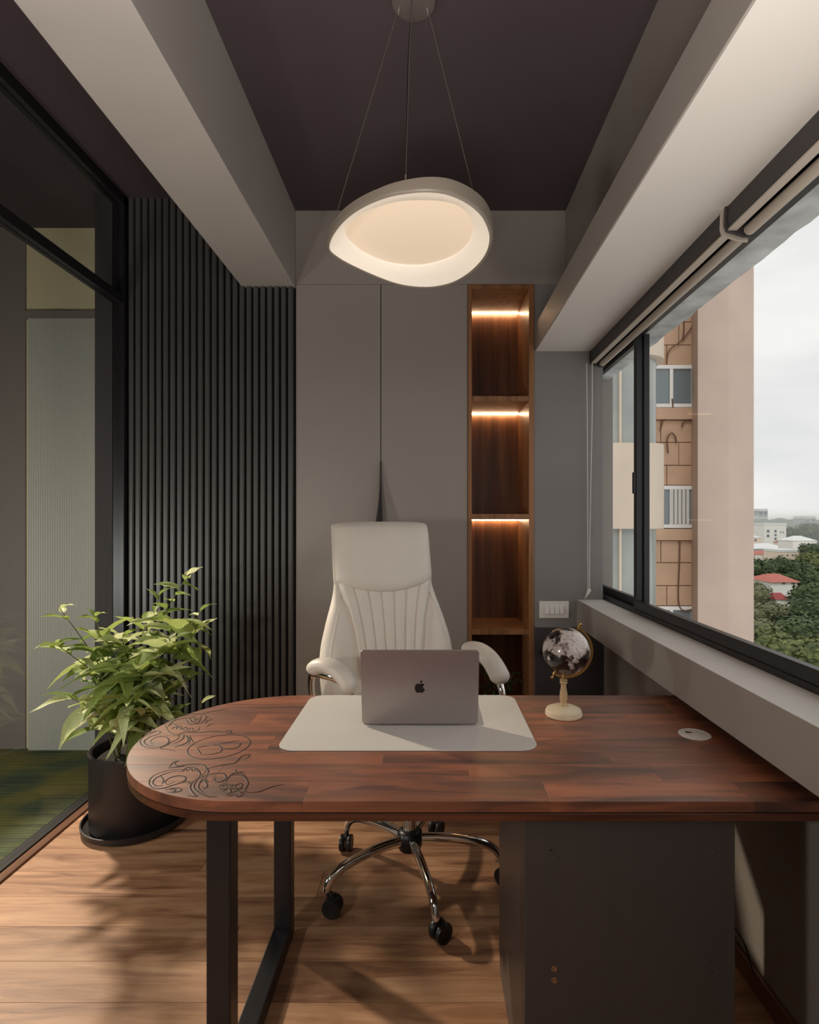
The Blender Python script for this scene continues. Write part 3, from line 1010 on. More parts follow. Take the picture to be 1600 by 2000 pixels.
# ------------------------------------------------------------------ laptop
lap = thing('laptop', 'open grey aluminium laptop with dark fruit emblem on its lid', 'laptop', (-0.027, 1.700, MZ))
W2, LD = 0.1745, 0.2395
obj('base', MB().prism(rrect(-W2, W2, 0.006, 0.246, 0.012), 0.0022, 0.0115), M['alu'], lap, bevel=0.0012, local=True)
for sx in (-1, 1):
    for yy in (0.03, 0.222):
        obj('rubber_foot', MB().lathe([(0.008, 0.0), (0.008, 0.0022)], 16, (sx * 0.14, yy, 0)), M['rubber'], lap, local=True)
obj('keyboard_well', MB().box(-0.14, 0.14, 0.022, 0.128, 0.0116, 0.0119), M['keys'], lap, local=True)
kb = MB()
for r_ in range(6):
    nk = 14
    for c_ in range(nk):
        if r_ == 5 and 4 <= c_ <= 8:
            if c_ == 4:
                kb.box(-0.055, 0.045, 0.109, 0.125, 0.0119, 0.0127)
            continue
        x0 = -0.138 + c_ * 0.0197
        kb.box(x0, x0 + 0.0172, 0.024 + r_ * 0.0172, 0.0385 + r_ * 0.0172, 0.0119, 0.0127)
tag(obj('keys', kb, M['keys'], lap, local=True), 'black keys', kind='stuff')
obj('trackpad', MB().prism(rrect(-0.075, 0.075, 0.142, 0.238, 0.006), 0.0115, 0.0118), M['alu'], lap, local=True)
tilt = math.atan2(0.050, 0.233)
LM = Matrix.Translation((0, 0.003, 0.006)) @ Matrix.Rotation(tilt + R(90), 4, 'X')
# lid local: x across, y up along the lid, z towards camera
obj('lid', MB().prism(rrect(-W2, W2, 0.0, LD, 0.011, 8), 0.0, 0.0052, LM), M['alu'], lap, bevel=0.0012, local=True)
obj('screen', MB().prism(rrect(-W2 + 0.004, W2 - 0.004, 0.012, LD - 0.004, 0.008, 6), -0.0006, 0.0, LM), M['screen'], lap, local=True)
obj('hinge', MB().tube([(-0.12, 0.006, 0.006), (0.12, 0.006, 0.006)], 0.0042, 10), M['rubber'], lap, smooth=60, local=True)
# emblem
ap = [(0.0, 0.62), (0.16, 0.68), (0.34, 0.70), (0.56, 0.62), (0.66, 0.52), (0.54, 0.40), (0.47, 0.22), (0.50, 0.02), (0.60, -0.12), (0.73, -0.20),
      (0.66, -0.40), (0.52, -0.62), (0.36, -0.76), (0.22, -0.76), (0.08, -0.71), (-0.06, -0.70), (-0.22, -0.75), (-0.34, -0.78), (-0.50, -0.66),
      (-0.66, -0.40), (-0.74, -0.08), (-0.72, 0.24), (-0.60, 0.50), (-0.42, 0.65), (-0.24, 0.68), (-0.10, 0.64)]
sc_ = 0.0205
cxl, cyl = 0.0, 0.119
pts = [(cxl + p.x * sc_, cyl + p.y * sc_) for p in catmull([(a_, b_, 0) for a_, b_ in ap], 4, True)]
obj('emblem', MB().prism(pts, 0.0051, 0.0056, LM), M['logo'], lap, local=True)
leaf_ = [(0.0, 0.78), (0.02, 0.95), (0.12, 1.10), (0.28, 1.20), (0.38, 1.22), (0.36, 1.04), (0.26, 0.90), (0.12, 0.80)]
obj('emblem', MB().prism([(cxl + a_ * sc_, cyl + b_ * sc_) for a_, b_ in leaf_][::-1], 0.0051, 0.0056, LM), M['logo'], lap, local=True)

# ------------------------------------------------------------------ globe
gq = on_z(1101, 1397, DZ)
gl = thing('desk_globe', 'small black and pearl desk globe on an ivory foot', 'globe', (gq.x, gq.y, DZ))
obj('foot', MB().lathe([(0.055, 0.0), (0.058, 0.003), (0.058, 0.009), (0.056, 0.011), (0.057, 0.014), (0.054, 0.021), (0.040, 0.027), (0.026, 0.029), (0.024, 0.031), (0.0, 0.032)], 48), M['ivory'], gl, smooth=40, local=True)
obj('stem', MB().lathe([(0.014, 0.030), (0.013, 0.036), (0.010, 0.040), (0.0125, 0.055), (0.0120, 0.070), (0.0085, 0.090), (0.0085, 0.100), (0.0125, 0.104), (0.0105, 0.108), (0.0125, 0.113), (0.0085, 0.117), (0.0, 0.118)], 28),
    M['oakstem'], gl, smooth=40, local=True)
GC = Vector((0.008, 0, 0.2055))
GR = 0.0745
obj('ferrule', MB().lathe([(0.0055, 0.114), (0.0055, 0.124), (0.0045, 0.128), (0.0045, 0.140)], 16), M['brass'], gl, smooth=40, local=True)


def globe_mat():
    m = mat('globe_map', rgb(225, 215, 210), 0.16, coat=0.5)
    t = m.node_tree
    b = t.nodes['Principled BSDF']
    tcn = t.nodes.new('ShaderNodeTexCoord')
    n = t.nodes.new('ShaderNodeTexNoise')
    n.inputs['Scale'].default_value = 13.0
    n.inputs['Detail'].default_value = 6
    n.inputs['Roughness'].default_value = 0.55
    mp_ = t.nodes.new('ShaderNodeMapping')
    mp_.inputs['Location'].default_value = (0.93, 0.36, 0.61)
    t.links.new(tcn.outputs['Object'], mp_.inputs['Vector'])
    t.links.new(mp_.outputs['Vector'], n.inputs['Vector'])
    r = t.nodes.new('ShaderNodeValToRGB')
    r.color_ramp.elements[0].position = 0.485
    r.color_ramp.elements[0].color = rgb(26, 20, 22)
    r.color_ramp.elements[1].position = 0.53
    r.color_ramp.elements[1].color = rgb(214, 203, 199)
    e = r.color_ramp.elements.new(0.50)
    e.color = rgb(120, 104, 98)
    sx_ = t.nodes.new('ShaderNodeSeparateXYZ')
    t.links.new(tcn.outputs['Object'], sx_.inputs[0])
    ma = t.nodes.new('ShaderNodeMath')
    ma.operation = 'MULTIPLY_ADD'
    ma.inputs[1].default_value = 1.3
    t.links.new(sx_.outputs['X'], ma.inputs[0])
    t.links.new(n.outputs['Fac'], ma.inputs[2])
    n2 = t.nodes.new('ShaderNodeTexNoise')
    n2.inputs['Scale'].default_value = 160
    t.links.new(tcn.outputs['Object'], n2.inputs['Vector'])
    r2 = t.nodes.new('ShaderNodeValToRGB')
    r2.color_ramp.elements[0].position = 0.36
    r2.color_ramp.elements[0].color = rgb(150, 130, 118)
    r2.color_ramp.elements[1].position = 0.5
    r2.color_ramp.elements[1].color = (1, 1, 1, 1)
    t.links.new(n2.outputs['Fac'], r2.inputs['Fac'])
    mxx = t.nodes.new('ShaderNodeMix')
    mxx.data_type = 'RGBA'
    mxx.blend_type = 'MULTIPLY'
    mxx.inputs['Factor'].default_value = 0.6
    t.links.new(ma.outputs[0], r.inputs['Fac'])
    t.links.new(r.outputs['Color'], mxx.inputs['A'])
    t.links.new(r2.outputs['Color'], mxx.inputs['B'])
    t.links.new(mxx.outputs['Result'], b.inputs['Base Color'])
    return m


prof = [(GR * math.sin(R(180 * i / 32)), -GR * math.cos(R(180 * i / 32))) for i in range(33)]
prof[0] = (0.0004, -GR)
prof[-1] = (0.0004, GR)
obj('sphere', MB().lathe(prof, 48, GC), globe_mat(), gl, smooth=180, local=True)
# half meridian, right and below, axis leaning to the right
ax_a = R(62)      # axis direction in the image plane
mer = MB()
nseg = 36
mr0, mr1, mt = GR + 0.004, GR + 0.0115, 0.0035
for j in range(nseg + 1):
    a = ax_a - R(180) * j / nseg
    d = Vector((math.cos(a), 0, math.sin(a)))
    for rr, yy in ((mr0, -mt), (mr1, -mt), (mr1, mt), (mr0, mt)):
        p = GC + d * rr
        p.y += yy
        mer.v.append(p)
for j in range(nseg):
    for i in range(4):
        q_, k_ = j * 4 + i, j * 4 + (i + 1) % 4
        mer.f.append((q_, k_, k_ + 4, q_ + 4))
mer.f += [(3, 2, 1, 0), tuple(nseg * 4 + i for i in range(4))]
obj('meridian', mer, M['brass'], gl, smooth=30, local=True)
for s in (1, -1):
    d = Vector((math.cos(ax_a), 0, math.sin(ax_a))) * s
    rot = Vector((0, 0, 1)).rotation_difference(d).to_matrix().to_4x4()
    pr = [(0.0030, 0), (0.0030, 0.004), (0.0055, 0.005), (0.0055, 0.009), (0.0032, 0.010), (0.0032, 0.015), (0.0058, 0.018), (0.0058, 0.021), (0.0, 0.0245)]
    obj('pivot_knob', MB().lathe([(a_ , b_ * 1.15) for a_, b_ in pr], 14, GC + d * (GR - 0.001), rot), M['brass'], gl, smooth=40, local=True)

# ------------------------------------------------------------------ pendant lamp
PA = 0.92
ZP = EYE + PA
M['lampbody'] = mat('satin_beige_metal', rgb(132, 121, 109), 0.4)
M['lampinner'] = mat('white_inner_reflector', rgb(244, 236, 224), 0.6, emit=(1.0, 0.83, 0.64, 1), emit_s=0.30)
M['diffuser'] = mat('lit_diffuser', rgb(240, 222, 200), 0.5, emit=(1.0, 0.76, 0.52, 1), emit_s=0.30)


def zoom_pts(L, above):
    out = []
    for zx, zy in L:
        px, py = 560 + 0.35 * zx, 0.35 * zy
        Y = above * FPX / (VY - py)
        out.append(Vector(((px - VX) * Y / FPX, Y, EYE + above)))
    return catmull(out, 5, True)


open_ = zoom_pts([(238, 1390), (258, 1320), (330, 1230), (430, 1160), (560, 1105), (690, 1080), (800, 1075), (900, 1090), (1000, 1135), (1080, 1200), (1120, 1270), (1134, 1330),
                  (1120, 1400), (1080, 1465), (1010, 1530), (920, 1580), (810, 1603), (700, 1600), (600, 1580), (480, 1535), (350, 1475), (275, 1430)], PA)
difz = zoom_pts([(325, 1290), (345, 1240), (450, 1170), (600, 1120), (760, 1108), (900, 1120), (985, 1160), (1030, 1230), (1037, 1290), (1000, 1370), (920, 1430), (800, 1470), (690, 1478),
                 (560, 1460), (440, 1410), (360, 1350)], PA + 0.045)
cen = sum(open_, Vector()) / len(open_)


def polar(loop, c):
    return sorted((math.atan2(p.y - c.y, p.x - c.x), math.hypot(p.x - c.x, p.y - c.y)) for p in loop)


def rad_at(pol, a):
    ext = [(pol[-1][0] - 2 * math.pi, pol[-1][1])] + pol + [(pol[0][0] + 2 * math.pi, pol[0][1])]
    return interp(ext, a)


po, pd = polar(open_, cen), polar(difz, cen)
NA = 96
angs = [-math.pi + 2 * math.pi * (i + 0.5) / NA for i in range(NA)]


def ring_surface(rings, flip=False):
    mb = MB()
    k = len(rings)
    for rg in rings:
        mb.v += [Vector(p) for p in rg]
    for j in range(k - 1):
        for i in range(NA):
            i2 = (i + 1) % NA
            q_ = (j * NA + i, j * NA + i2, (j + 1) * NA + i2, (j + 1) * NA + i)
            mb.f.append(q_[::-1] if flip else q_)
    return mb


def ring_pts(fr, fz):
    return [Vector((cen.x + math.cos(a) * fr(a), cen.y + math.sin(a) * fr(a), fz(a))) for a in angs]


hgt = lambda a: 0.028 + 0.020 * max(0, math.cos(a + 0.35))
pend = thing('pendant_lamp', 'pebble shaped beige pendant lamp glowing over the desk', 'lamp', (cen.x, cen.y, ZP))
ro = lambda a: rad_at(po, a)
rd_ = lambda a: min(rad_at(pd, a), ro(a) - 0.02)
body = ring_surface([ring_pts(lambda a: ro(a) - 0.001, lambda a: ZP + 0.002), ring_pts(lambda a: ro(a) + 0.004, lambda a: ZP - 0.002),
                     ring_pts(lambda a: ro(a) + 0.009, lambda a: ZP + 0.001), ring_pts(lambda a: ro(a) + 0.011, lambda a: ZP + 0.008),
                     ring_pts(lambda a: ro(a) + 0.011, lambda a: ZP + hgt(a)), ring_pts(lambda a: ro(a) + 0.005, lambda a: ZP + hgt(a) + 0.003),
                     ring_pts(lambda a: rd_(a) + 0.01, lambda a: ZP + 0.056), ring_pts(lambda a: rd_(a) * 0.6, lambda a: ZP + 0.062)])
body.f.append(tuple(7 * NA + i for i in range(NA)))
obj('ring_body', body, M['lampbody'], pend, smooth=50)
obj('reflector', ring_surface([ring_pts(lambda a: ro(a) - 0.001, lambda a: ZP + 0.002),
                               ring_pts(lambda a: 0.55 * ro(a) + 0.45 * rd_(a), lambda a: ZP + 0.022),
                               ring_pts(lambda a: rd_(a) + 0.004, lambda a: ZP + 0.038), ring_pts(lambda a: rd_(a), lambda a: ZP + 0.046)], True), M['lampinner'], pend, smooth=60)
dfm = ring_surface([ring_pts(lambda a: rd_(a), lambda a: ZP + 0.0455), ring_pts(lambda a: rd_(a) * 0.5, lambda a: ZP + 0.046)], True)
dfm.f.append(tuple(NA + i for i in range(NA))[::-1])
obj('diffuser', dfm, M['diffuser'], pend, smooth=60)
# canopy and wires
CP = Vector((P(808, -2, 1.83).x, 1.825, H))
can = obj('canopy', MB().lathe([(0.0, -0.036), (0.060, -0.036), (0.070, -0.032), (0.072, -0.026), (0.072, 0.0)], 40, CP), mat('dark_canopy_metal', rgb(92, 82, 78), 0.4), pend, smooth=40)
wm = mat('steel_wire', rgb(150, 142, 134), 0.35, metal=0.6)
atts = [(-0.0655, 1.575), (-0.285, 1.79), (0.115, 1.93)]
tops = [(-0.004, -0.056), (-0.050, 0.022), (0.046, 0.024)]
for (ax_, ay), (tx, ty) in zip(atts, tops):
    a = math.atan2(ay - cen.y, ax_ - cen.x)
    rr = ro(a) + 0.008
    e = Vector((cen.x + math.cos(a) * rr, cen.y + math.sin(a) * rr, ZP + hgt(a) - 0.002))
    s = CP + Vector((tx, ty, -0.030))
    obj('suspension_wire', MB().tube([s, e], 0.0009, 6), wm, pend, smooth=80)
    obj('wire_clip', MB().tube([e, e + (s - e).normalized() * 0.022], 0.0028, 8), wm, pend, smooth=60)
    obj('wire_clip', MB().tube([s + Vector((0, 0, 0.0)), s - Vector((0, 0, 0.016))], 0.004, 8), M['chrome'], can, smooth=60)
obj('power_wire', MB().tube([CP + Vector((-0.005, -0.02, -0.03)), Vector((-0.064, 1.70, 2.75)), Vector((-0.066, 1.592, ZP + 0.055))], 0.0013, 6), M['rubber'], pend, smooth=80)

# ------------------------------------------------------------------ office chair
CH = Vector((-0.073, 2.153, 0))
ch = thing('office_chair', 'cream leather high back office chair on chrome five star base', 'chair', CH, R(21))
LEA = M['leather']
# width and depth of the backrest by height
WT = [(0.47, 0.235), (0.55, 0.262), (0.66, 0.290), (0.78, 0.298), (0.86, 0.287), (0.95, 0.262), (1.03, 0.236), (1.08, 0.224), (1.14, 0.219), (1.30, 0.222), (1.345, 0.218), (1.37, 0.200)]
YT = [(0.47, 0.235), (0.60, 0.235), (0.75, 0.245), (0.90, 0.272), (1.05, 0.305), (1.20, 0.345), (1.37, 0.385)]


def smooth_tab(tab, z):
    return (interp(tab, z - 0.02) + interp(tab, z) * 2 + interp(tab, z + 0.02)) / 4


PWT = [(0.47, 0.118), (0.65, 0.126), (0.80, 0.142), (0.92, 0.160), (1.00, 0.178), (1.06, 0.196), (1.10, 0.208)]


def panel_w(z):
    return smooth_tab(PWT, z)


def head_low(x):
    return 1.055 + 0.052 * (x / 0.22) ** 2


# back shell with bolsters (closed)
ZS0, ZS1 = 0.47, 1.355
NU, NV = 40, 60


def back_pt(u, v, front):
    z = ZS0 + (ZS1 - ZS0) * v
    hw = smooth_tab(WT, z)
    yc = smooth_tab(YT, z)
    s = 2 * u - 1
    x = hw * math.sin(s * math.pi / 2) if abs(s) < 1 else hw * s
    e = math.sqrt(max(0.0, 1 - abs(math.sin(s * math.pi / 2)) ** 6))
    pwv = panel_w(z)
    b = 0.0
    if abs(x) > pwv:
        t = (abs(x) - pwv) / max(0.01, hw - pwv)
        b = 0.040 * math.sin(min(1, t * 1.15) * math.pi * 0.5) * min(1, (1.10 - z) / 0.10 if z < 1.10 else 0)
        b = max(b, 0)
    if front:
        return Vector((x, yc + 0.03 - (0.028 + b) * e - 0.0, z))
    return Vector((x, yc + 0.03 + 0.040 * e, z))


bs = MB()
bs.grid(lambda u, v: back_pt(u, v, True), NU, NV)
bs.grid(lambda u, v: back_pt(u, v, False), NU, NV, True)
obj('backrest_shell', bs, LEA, ch, smooth=70, local=True)
# fluted centre panel
NF = 7


def flute_pt(u, v):
    z = 0.50 + (1.12 - 0.50) * v
    pwv = panel_w(z) + 0.002
    s = 2 * u - 1
    x = s * pwv
    zz = z
    yc = smooth_tab(YT, zz)
    fl = 1 - math.exp(-((0.5 - abs((u * NF) % 1.0 - 0.5)) / 0.06) ** 1.3) * 0.8
    edge = min(1, (1 - abs(s)) * 12)
    return Vector((x, yc + 0.03 - 0.030 - (0.0075 * fl + 0.0030 * math.sin(math.pi * ((u * NF) % 1.0)) + 0.010) * edge, zz))


fp = MB().grid(flute_pt, NF * 18, 30)
obj('fluted_panel', fp, LEA, ch, smooth=75, local=True)


def seam_pt(sgn, z):
    return Vector((sgn * (panel_w(z) + 0.001), smooth_tab(YT, z) + 0.03 - 0.030, z))


for sgn in (-1, 1):
    obj('piping', MB().tube([seam_pt(sgn, 0.50 + 0.58 * i / 24) for i in range(25)], 0.0032, 6), LEA, ch, smooth=80, local=True)
for u_ in (0.16, 0.84):
    obj('seam', MB().tube([back_pt(u_, 0.06 + 0.60 * i / 24, True) + Vector((0, -0.0008, 0)) for i in range(25)], 0.0022, 6), LEA, ch, smooth=80, local=True)
# headrest pillow
HD = MB()


def head_pt(u, v, front):
    s = 2 * u - 1
    hw = 0.223
    x = hw * math.sin(s * math.pi / 2)
    zl = head_low(x)
    ztop = 1.368 - 0.020 * abs(s) ** 3
    z = zl + (ztop - zl) * v
    yc = smooth_tab(YT, z)
    e = math.sqrt(max(0.0, 1 - abs(math.sin(s * math.pi / 2)) ** 8))
    ev = math.sqrt(max(0.0, 1 - abs(2 * v - 1) ** 5))
    if front:
        return Vector((x, yc + 0.03 - 0.074 * e * (0.35 + 0.65 * ev) * (1 if v > 0 else 0.8), z))
    return Vector((x, yc + 0.03 + 0.046 * e * ev, z))


HD.grid(lambda u, v: head_pt(u, v, True), 32, 24)
HD.grid(lambda u, v: head_pt(u, v, False), 32, 24, True)
HD.grid(lambda u, v: head_pt(u, 0, True).lerp(head_pt(u, 0, False), v), 32, 2, True)
HD.grid(lambda u, v: head_pt(u, 1, True).lerp(head_pt(u, 1, False), v), 32, 2)
hr = obj('headrest', HD, LEA, ch, smooth=60, local=True)
obj('seam', MB().tube([head_pt(i / 30, 0.0, True) + Vector((0, -0.001, 0)) for i in range(1, 30)], 0.0028, 6), M['stitch'] if 'stitch' in M else LEA, hr, smooth=80, local=True)
for s_ in (0.045,):
    obj('seam', MB().tube([head_pt(s_, 0.02 + 0.96 * i / 20, True) + Vector((0, -0.0015, 0)) for i in range(21)], 0.0024, 6), LEA, hr, smooth=80, local=True)
# seat cushion
st = MB()
prof_s = rrect(-0.262, 0.262, -0.285, 0.245, 0.09, 8)
lay = [(0.90, 0.440), (0.985, 0.452), (1.0, 0.480), (1.0, 0.515), (0.975, 0.540), (0.90, 0.552), (0.6, 0.556)]
for sc__, z in lay:
    st.v += [Vector((p[0] * sc__, -0.02 + (p[1] + 0.02) * sc__, z)) for p in prof_s]
npf = len(prof_s)
for j in range(len(lay) - 1):
    for i in range(npf):
        i2 = (i + 1) % npf
        st.f.append((j * npf + i, j * npf + i2, (j + 1) * npf + i2, (j + 1) * npf + i))
st.f += [tuple(range(npf))[::-1], tuple((len(lay) - 1) * npf + i for i in range(npf))]
obj('seat', st, LEA, ch, smooth=60, local=True)
obj('seat_mechanism', MB().box(-0.10, 0.10, -0.13, 0.13, 0.385, 0.440), M['rubber'], ch, bevel=0.01, local=True)
obj('tilt_lever', MB().tube([(0.09, 0.02, 0.41), (0.22, 0.02, 0.41), (0.25, 0.02, 0.405)], 0.006, 8), M['chrome'], ch, smooth=60, local=True)
# arms: chrome loop with padded top
arms = (
    # chrome loop, then padded top (outline follows each arm as it stands)
    ([(-0.220, 0.215, 0.46), (-0.276, 0.235, 0.52), (-0.328, 0.235, 0.66), (-0.342, 0.185, 0.765), (-0.326, 0.12, 0.787), (-0.276, 0.045, 0.785), (-0.238, 0.012, 0.755),
      (-0.226, 0.0, 0.70), (-0.226, 0.0, 0.60), (-0.235, 0.01, 0.50), (-0.180, 0.0, 0.435), (-0.110, -0.02, 0.425)],
     [(-0.338, 0.150, 0.792), (-0.328, 0.115, 0.818), (-0.301, 0.075, 0.828), (-0.268, 0.040, 0.812), (-0.241, 0.015, 0.778), (-0.226, 0.002, 0.735)]),
    ([(0.24, 0.215, 0.46), (0.30, 0.235, 0.52), (0.338, 0.250, 0.66), (0.338, 0.235, 0.765), (0.335, 0.105, 0.796), (0.335, -0.02, 0.782), (0.335, -0.105, 0.735),
      (0.335, -0.127, 0.64), (0.318, -0.095, 0.50), (0.235, -0.07, 0.435), (0.12, -0.02, 0.425)],
     [(0.332, 0.20, 0.806), (0.335, 0.153, 0.826), (0.335, 0.068, 0.832), (0.335, -0.014, 0.816), (0.335, -0.083, 0.780), (0.335, -0.115, 0.748)]))
for fpth, ppth in arms:
    arm = obj('arm_frame', MB().tube(catmull(fpth, 6), 0.0165, 12, True, 0.75, (1, 0, 0)), M['chrome'], ch, smooth=60, local=True)
    pp = catmull(ppth, 6)
    kk = len(pp)
    rr = []
    for i in range(kk):
        t = i / (kk - 1)
        rr.append(0.042 * min(1, 0.30 + 6.0 * t, 0.50 + 4.5 * (1 - t), (0.25 + 8 * t) if t > 0 else 0.25))
    obj('arm_pad', MB().tube(pp, rr, 18, True, 0.70, (0, 0, 1)), LEA, arm, smooth=70, local=True)
# gas lift, hub, legs, casters
obj('gas_lift', MB().lathe([(0.026, 0.17), (0.026, 0.30), (0.016, 0.305), (0.016, 0.40)], 24), M['chrome'], ch, smooth=40, local=True)
obj('hub', MB().lathe([(0.030, 0.115), (0.042, 0.122), (0.048, 0.140), (0.050, 0.165), (0.046, 0.186), (0.034, 0.196), (0.028, 0.197)], 28), M['rubber'], ch, smooth=40, local=True)
leg_path = catmull([(0.040, 0, 0.160), (0.12, 0, 0.163), (0.20, 0, 0.158), (0.275, 0, 0.145), (0.318, 0, 0.124), (0.338, 0, 0.098), (0.342, 0, 0.080)], 6)
leg_me = MB().tube(leg_path, [0.0195 - 0.004 * i / (len(leg_path) - 1) for i in range(len(leg_path))], 14, True, 0.85, (0, 1, 0)).mesh('leg', 60)
leg_me.materials.append(M['chrome'])
WR = 0.033
wheel_me = MB().lathe([(0.004, -0.0115), (WR * 0.80, -0.0115), (WR * 0.96, -0.007), (WR, -0.002), (WR, 0.005), (WR * 0.94, 0.0095), (WR * 0.62, 0.0105), (WR * 0.5, 0.0085), (0.004, 0.0085)], 28).mesh('wheel', 35)
wheel_me.materials.append(M['rubber'])
hood_me = MB().tube([(0.022 + WR * 0.0, 0, 0.079), (0.012, 0, 0.074), (0.004, 0, 0.060), (-0.002, 0, 0.045)], [0.009, 0.012, 0.014, 0.012], 10, True, 0.7, (0, 1, 0)).mesh('caster_hood', 60)
hood_me.materials.append(M['rubber'])
for k, sw_ in enumerate((118, 40, 65, 150, 200)):
    a = R(-2 + 72 * k) - R(21)
    lg = bpy.data.objects.new('leg', leg_me)
    COL.objects.link(lg)
    lg.parent = ch
    lg.rotation_euler = (0, 0, a)
    cs = bpy.data.objects.new('caster', hood_me)
    COL.objects.link(cs)
    cs.parent = ch
    cs.location = (0.342 * math.cos(a), 0.342 * math.sin(a), 0)
    cs.rotation_euler = (0, 0, R(sw_))
    cs.location -= Vector((0.022 * math.cos(R(sw_)), 0.022 * math.sin(R(sw_)), 0))
    for s_ in (-1, 1):
        wh = bpy.data.objects.new('wheel', wheel_me)
        COL.objects.link(wh)
        wh.parent = cs
        wh.location = (0.0, s_ * 0.0155, WR)
        wh.rotation_euler = (R(90) * (1 if s_ < 0 else -1), 0, 0)

# ------------------------------------------------------------------ plants


def leaf_material(name, dark, light, pale):
    m = mat(name, rgb(*light), 0.55, spec=0.3)
    t = m.node_tree
    b = t.nodes['Principled BSDF']
    oi = t.nodes.new('ShaderNodeObjectInfo')
    tcn = t.nodes.new('ShaderNodeTexCoord')
    n = t.nodes.new('ShaderNodeTexNoise')
    n.inputs['Scale'].default_value = 30
    t.links.new(tcn.outputs['Object'], n.inputs['Vector'])
    ad = t.nodes.new('ShaderNodeMath')
    ad.operation = 'MULTIPLY_ADD'
    ad.inputs[1].default_value = 0.45
    t.links.new(n.outputs['Fac'], ad.inputs[0])
    ml = t.nodes.new('ShaderNodeMath')
    ml.operation = 'MULTIPLY'
    ml.inputs[1].default_value = 0.78
    t.links.new(oi.outputs['Random'], ml.inputs[0])
    t.links.new(ml.outputs[0], ad.inputs[2])
    r = t.nodes.new('ShaderNodeValToRGB')
    r.color_ramp.elements[0].position = 0.15
    r.color_ramp.elements[0].color = rgb(*dark)
    r.color_ramp.elements[1].position = 1.0
    r.color_ramp.elements[1].color = rgb(*pale)
    e = r.color_ramp.elements.new(0.62)
    e.color = rgb(*light)
    t.links.new(ad.outputs[0], r.inputs['Fac'])
    t.links.new(r.outputs['Color'], b.inputs['Base Color'])
    tr = t.nodes.new('ShaderNodeBsdfTranslucent')
    t.links.new(r.outputs['Color'], tr.inputs['Color'])
    mx = t.nodes.new('ShaderNodeMixShader')
    mx.inputs['Fac'].default_value = 0.36
    out = [q for q in t.nodes if q.type == 'OUTPUT_MATERIAL'][0]
    t.links.new(b.outputs[0], mx.inputs[1])
    t.links.new(tr.outputs[0], mx.inputs[2])
    t.links.new(mx.outputs[0], out.inputs['Surface'])
    return m


M['leaf'] = leaf_material('plant_leaf', (92, 116, 54), (176, 192, 108), (228, 232, 190))
M['leaf_dark'] = leaf_material('dark_leaf', (34, 60, 30), (70, 104, 52), (110, 140, 80))


def leaf_mesh(name, length=1.0, wid=0.17, droop=0.35, fold=0.35, curl=0.0, m=None):
    """unit leaf along +x, tip drooping to -z"""
    mb = MB()
    nl = 7
    for j in range(nl + 1):
        t = j / nl
        x = length * t
        z = -droop * t * t
        hw = wid * (math.sin(math.pi * min(1, t * 1.02) ** 0.72)) * (1 - 0.25 * t) if 0 < t < 1 else 0.004
        zz = fold * hw
        mb.v += [Vector((x, hw, z + zz + 0.03 * math.sin(9 * t + curl))), Vector((x, hw * 0.5, z + zz * 0.35)), Vector((x, 0, z)),
                 Vector((x, -hw * 0.5, z + zz * 0.35)), Vector((x, -hw, z + zz + 0.03 * math.sin(8 * t + 2 + curl)))]
    for j in range(nl):
        for i in range(4):
            a = j * 5 + i
            mb.f.append((a, a + 1, a + 6, a + 5))
    me = mb.mesh(name, 180)
    me.materials.append(m)
    return me


def make_leaves(leafset, mm):
    return [leaf_mesh('leaf', 1.0, wv, dv, fv, cv, mm) for wv, dv, fv, cv in leafset]


LSET = ((0.215, 0.30, 0.5, 0), (0.19, 0.55, 0.6, 1), (0.24, 0.18, 0.35, 2), (0.165, 0.42, 0.6, 3))
leaves = make_leaves(LSET, M['leaf'])
dleaves = make_leaves(LSET, M['leaf_dark'])


def put_leaf(parent, p, az, el, size, roll, meshes):
    o = bpy.data.objects.new('leaf', random.choice(meshes))
    COL.objects.link(o)
    o.parent = parent
    base = PMAT(parent).inverted()
    o.location = base @ Vector(p)
    o.rotation_euler = (Matrix.Rotation(az, 4, 'Z') @ Matrix.Rotation(-el, 4, 'Y') @ Matrix.Rotation(roll, 4, 'X')).to_euler()
    o.scale = (size, size, size)
    return o


PX_, PY_ = -1.335, 2.575
pl_ = thing('potted_plant', 'large leafy green plant in a dark pot beside the desk', 'plant', (PX_, PY_, 0))
obj('saucer', MB().lathe([(0.0, 0.0), (0.205, 0.0), (0.222, 0.012), (0.226, 0.036), (0.220, 0.037), (0.214, 0.016), (0.19, 0.010), (0.0, 0.010)], 56), M['pot'], pl_, smooth=40, local=True)
obj('pot', MB().lathe([(0.0, 0.011), (0.185, 0.011), (0.191, 0.02), (0.192, 0.30), (0.196, 0.310), (0.196, 0.345), (0.188, 0.352), (0.178, 0.345), (0.172, 0.300), (0.0, 0.300)], 64), M['pot'], pl_, smooth=40, local=True)
obj('soil', MB().lathe([(0.170, 0.301), (0.150, 0.312), (0.08, 0.318), (0.0, 0.320)], 32), M['soil'], pl_, smooth=60, local=True)

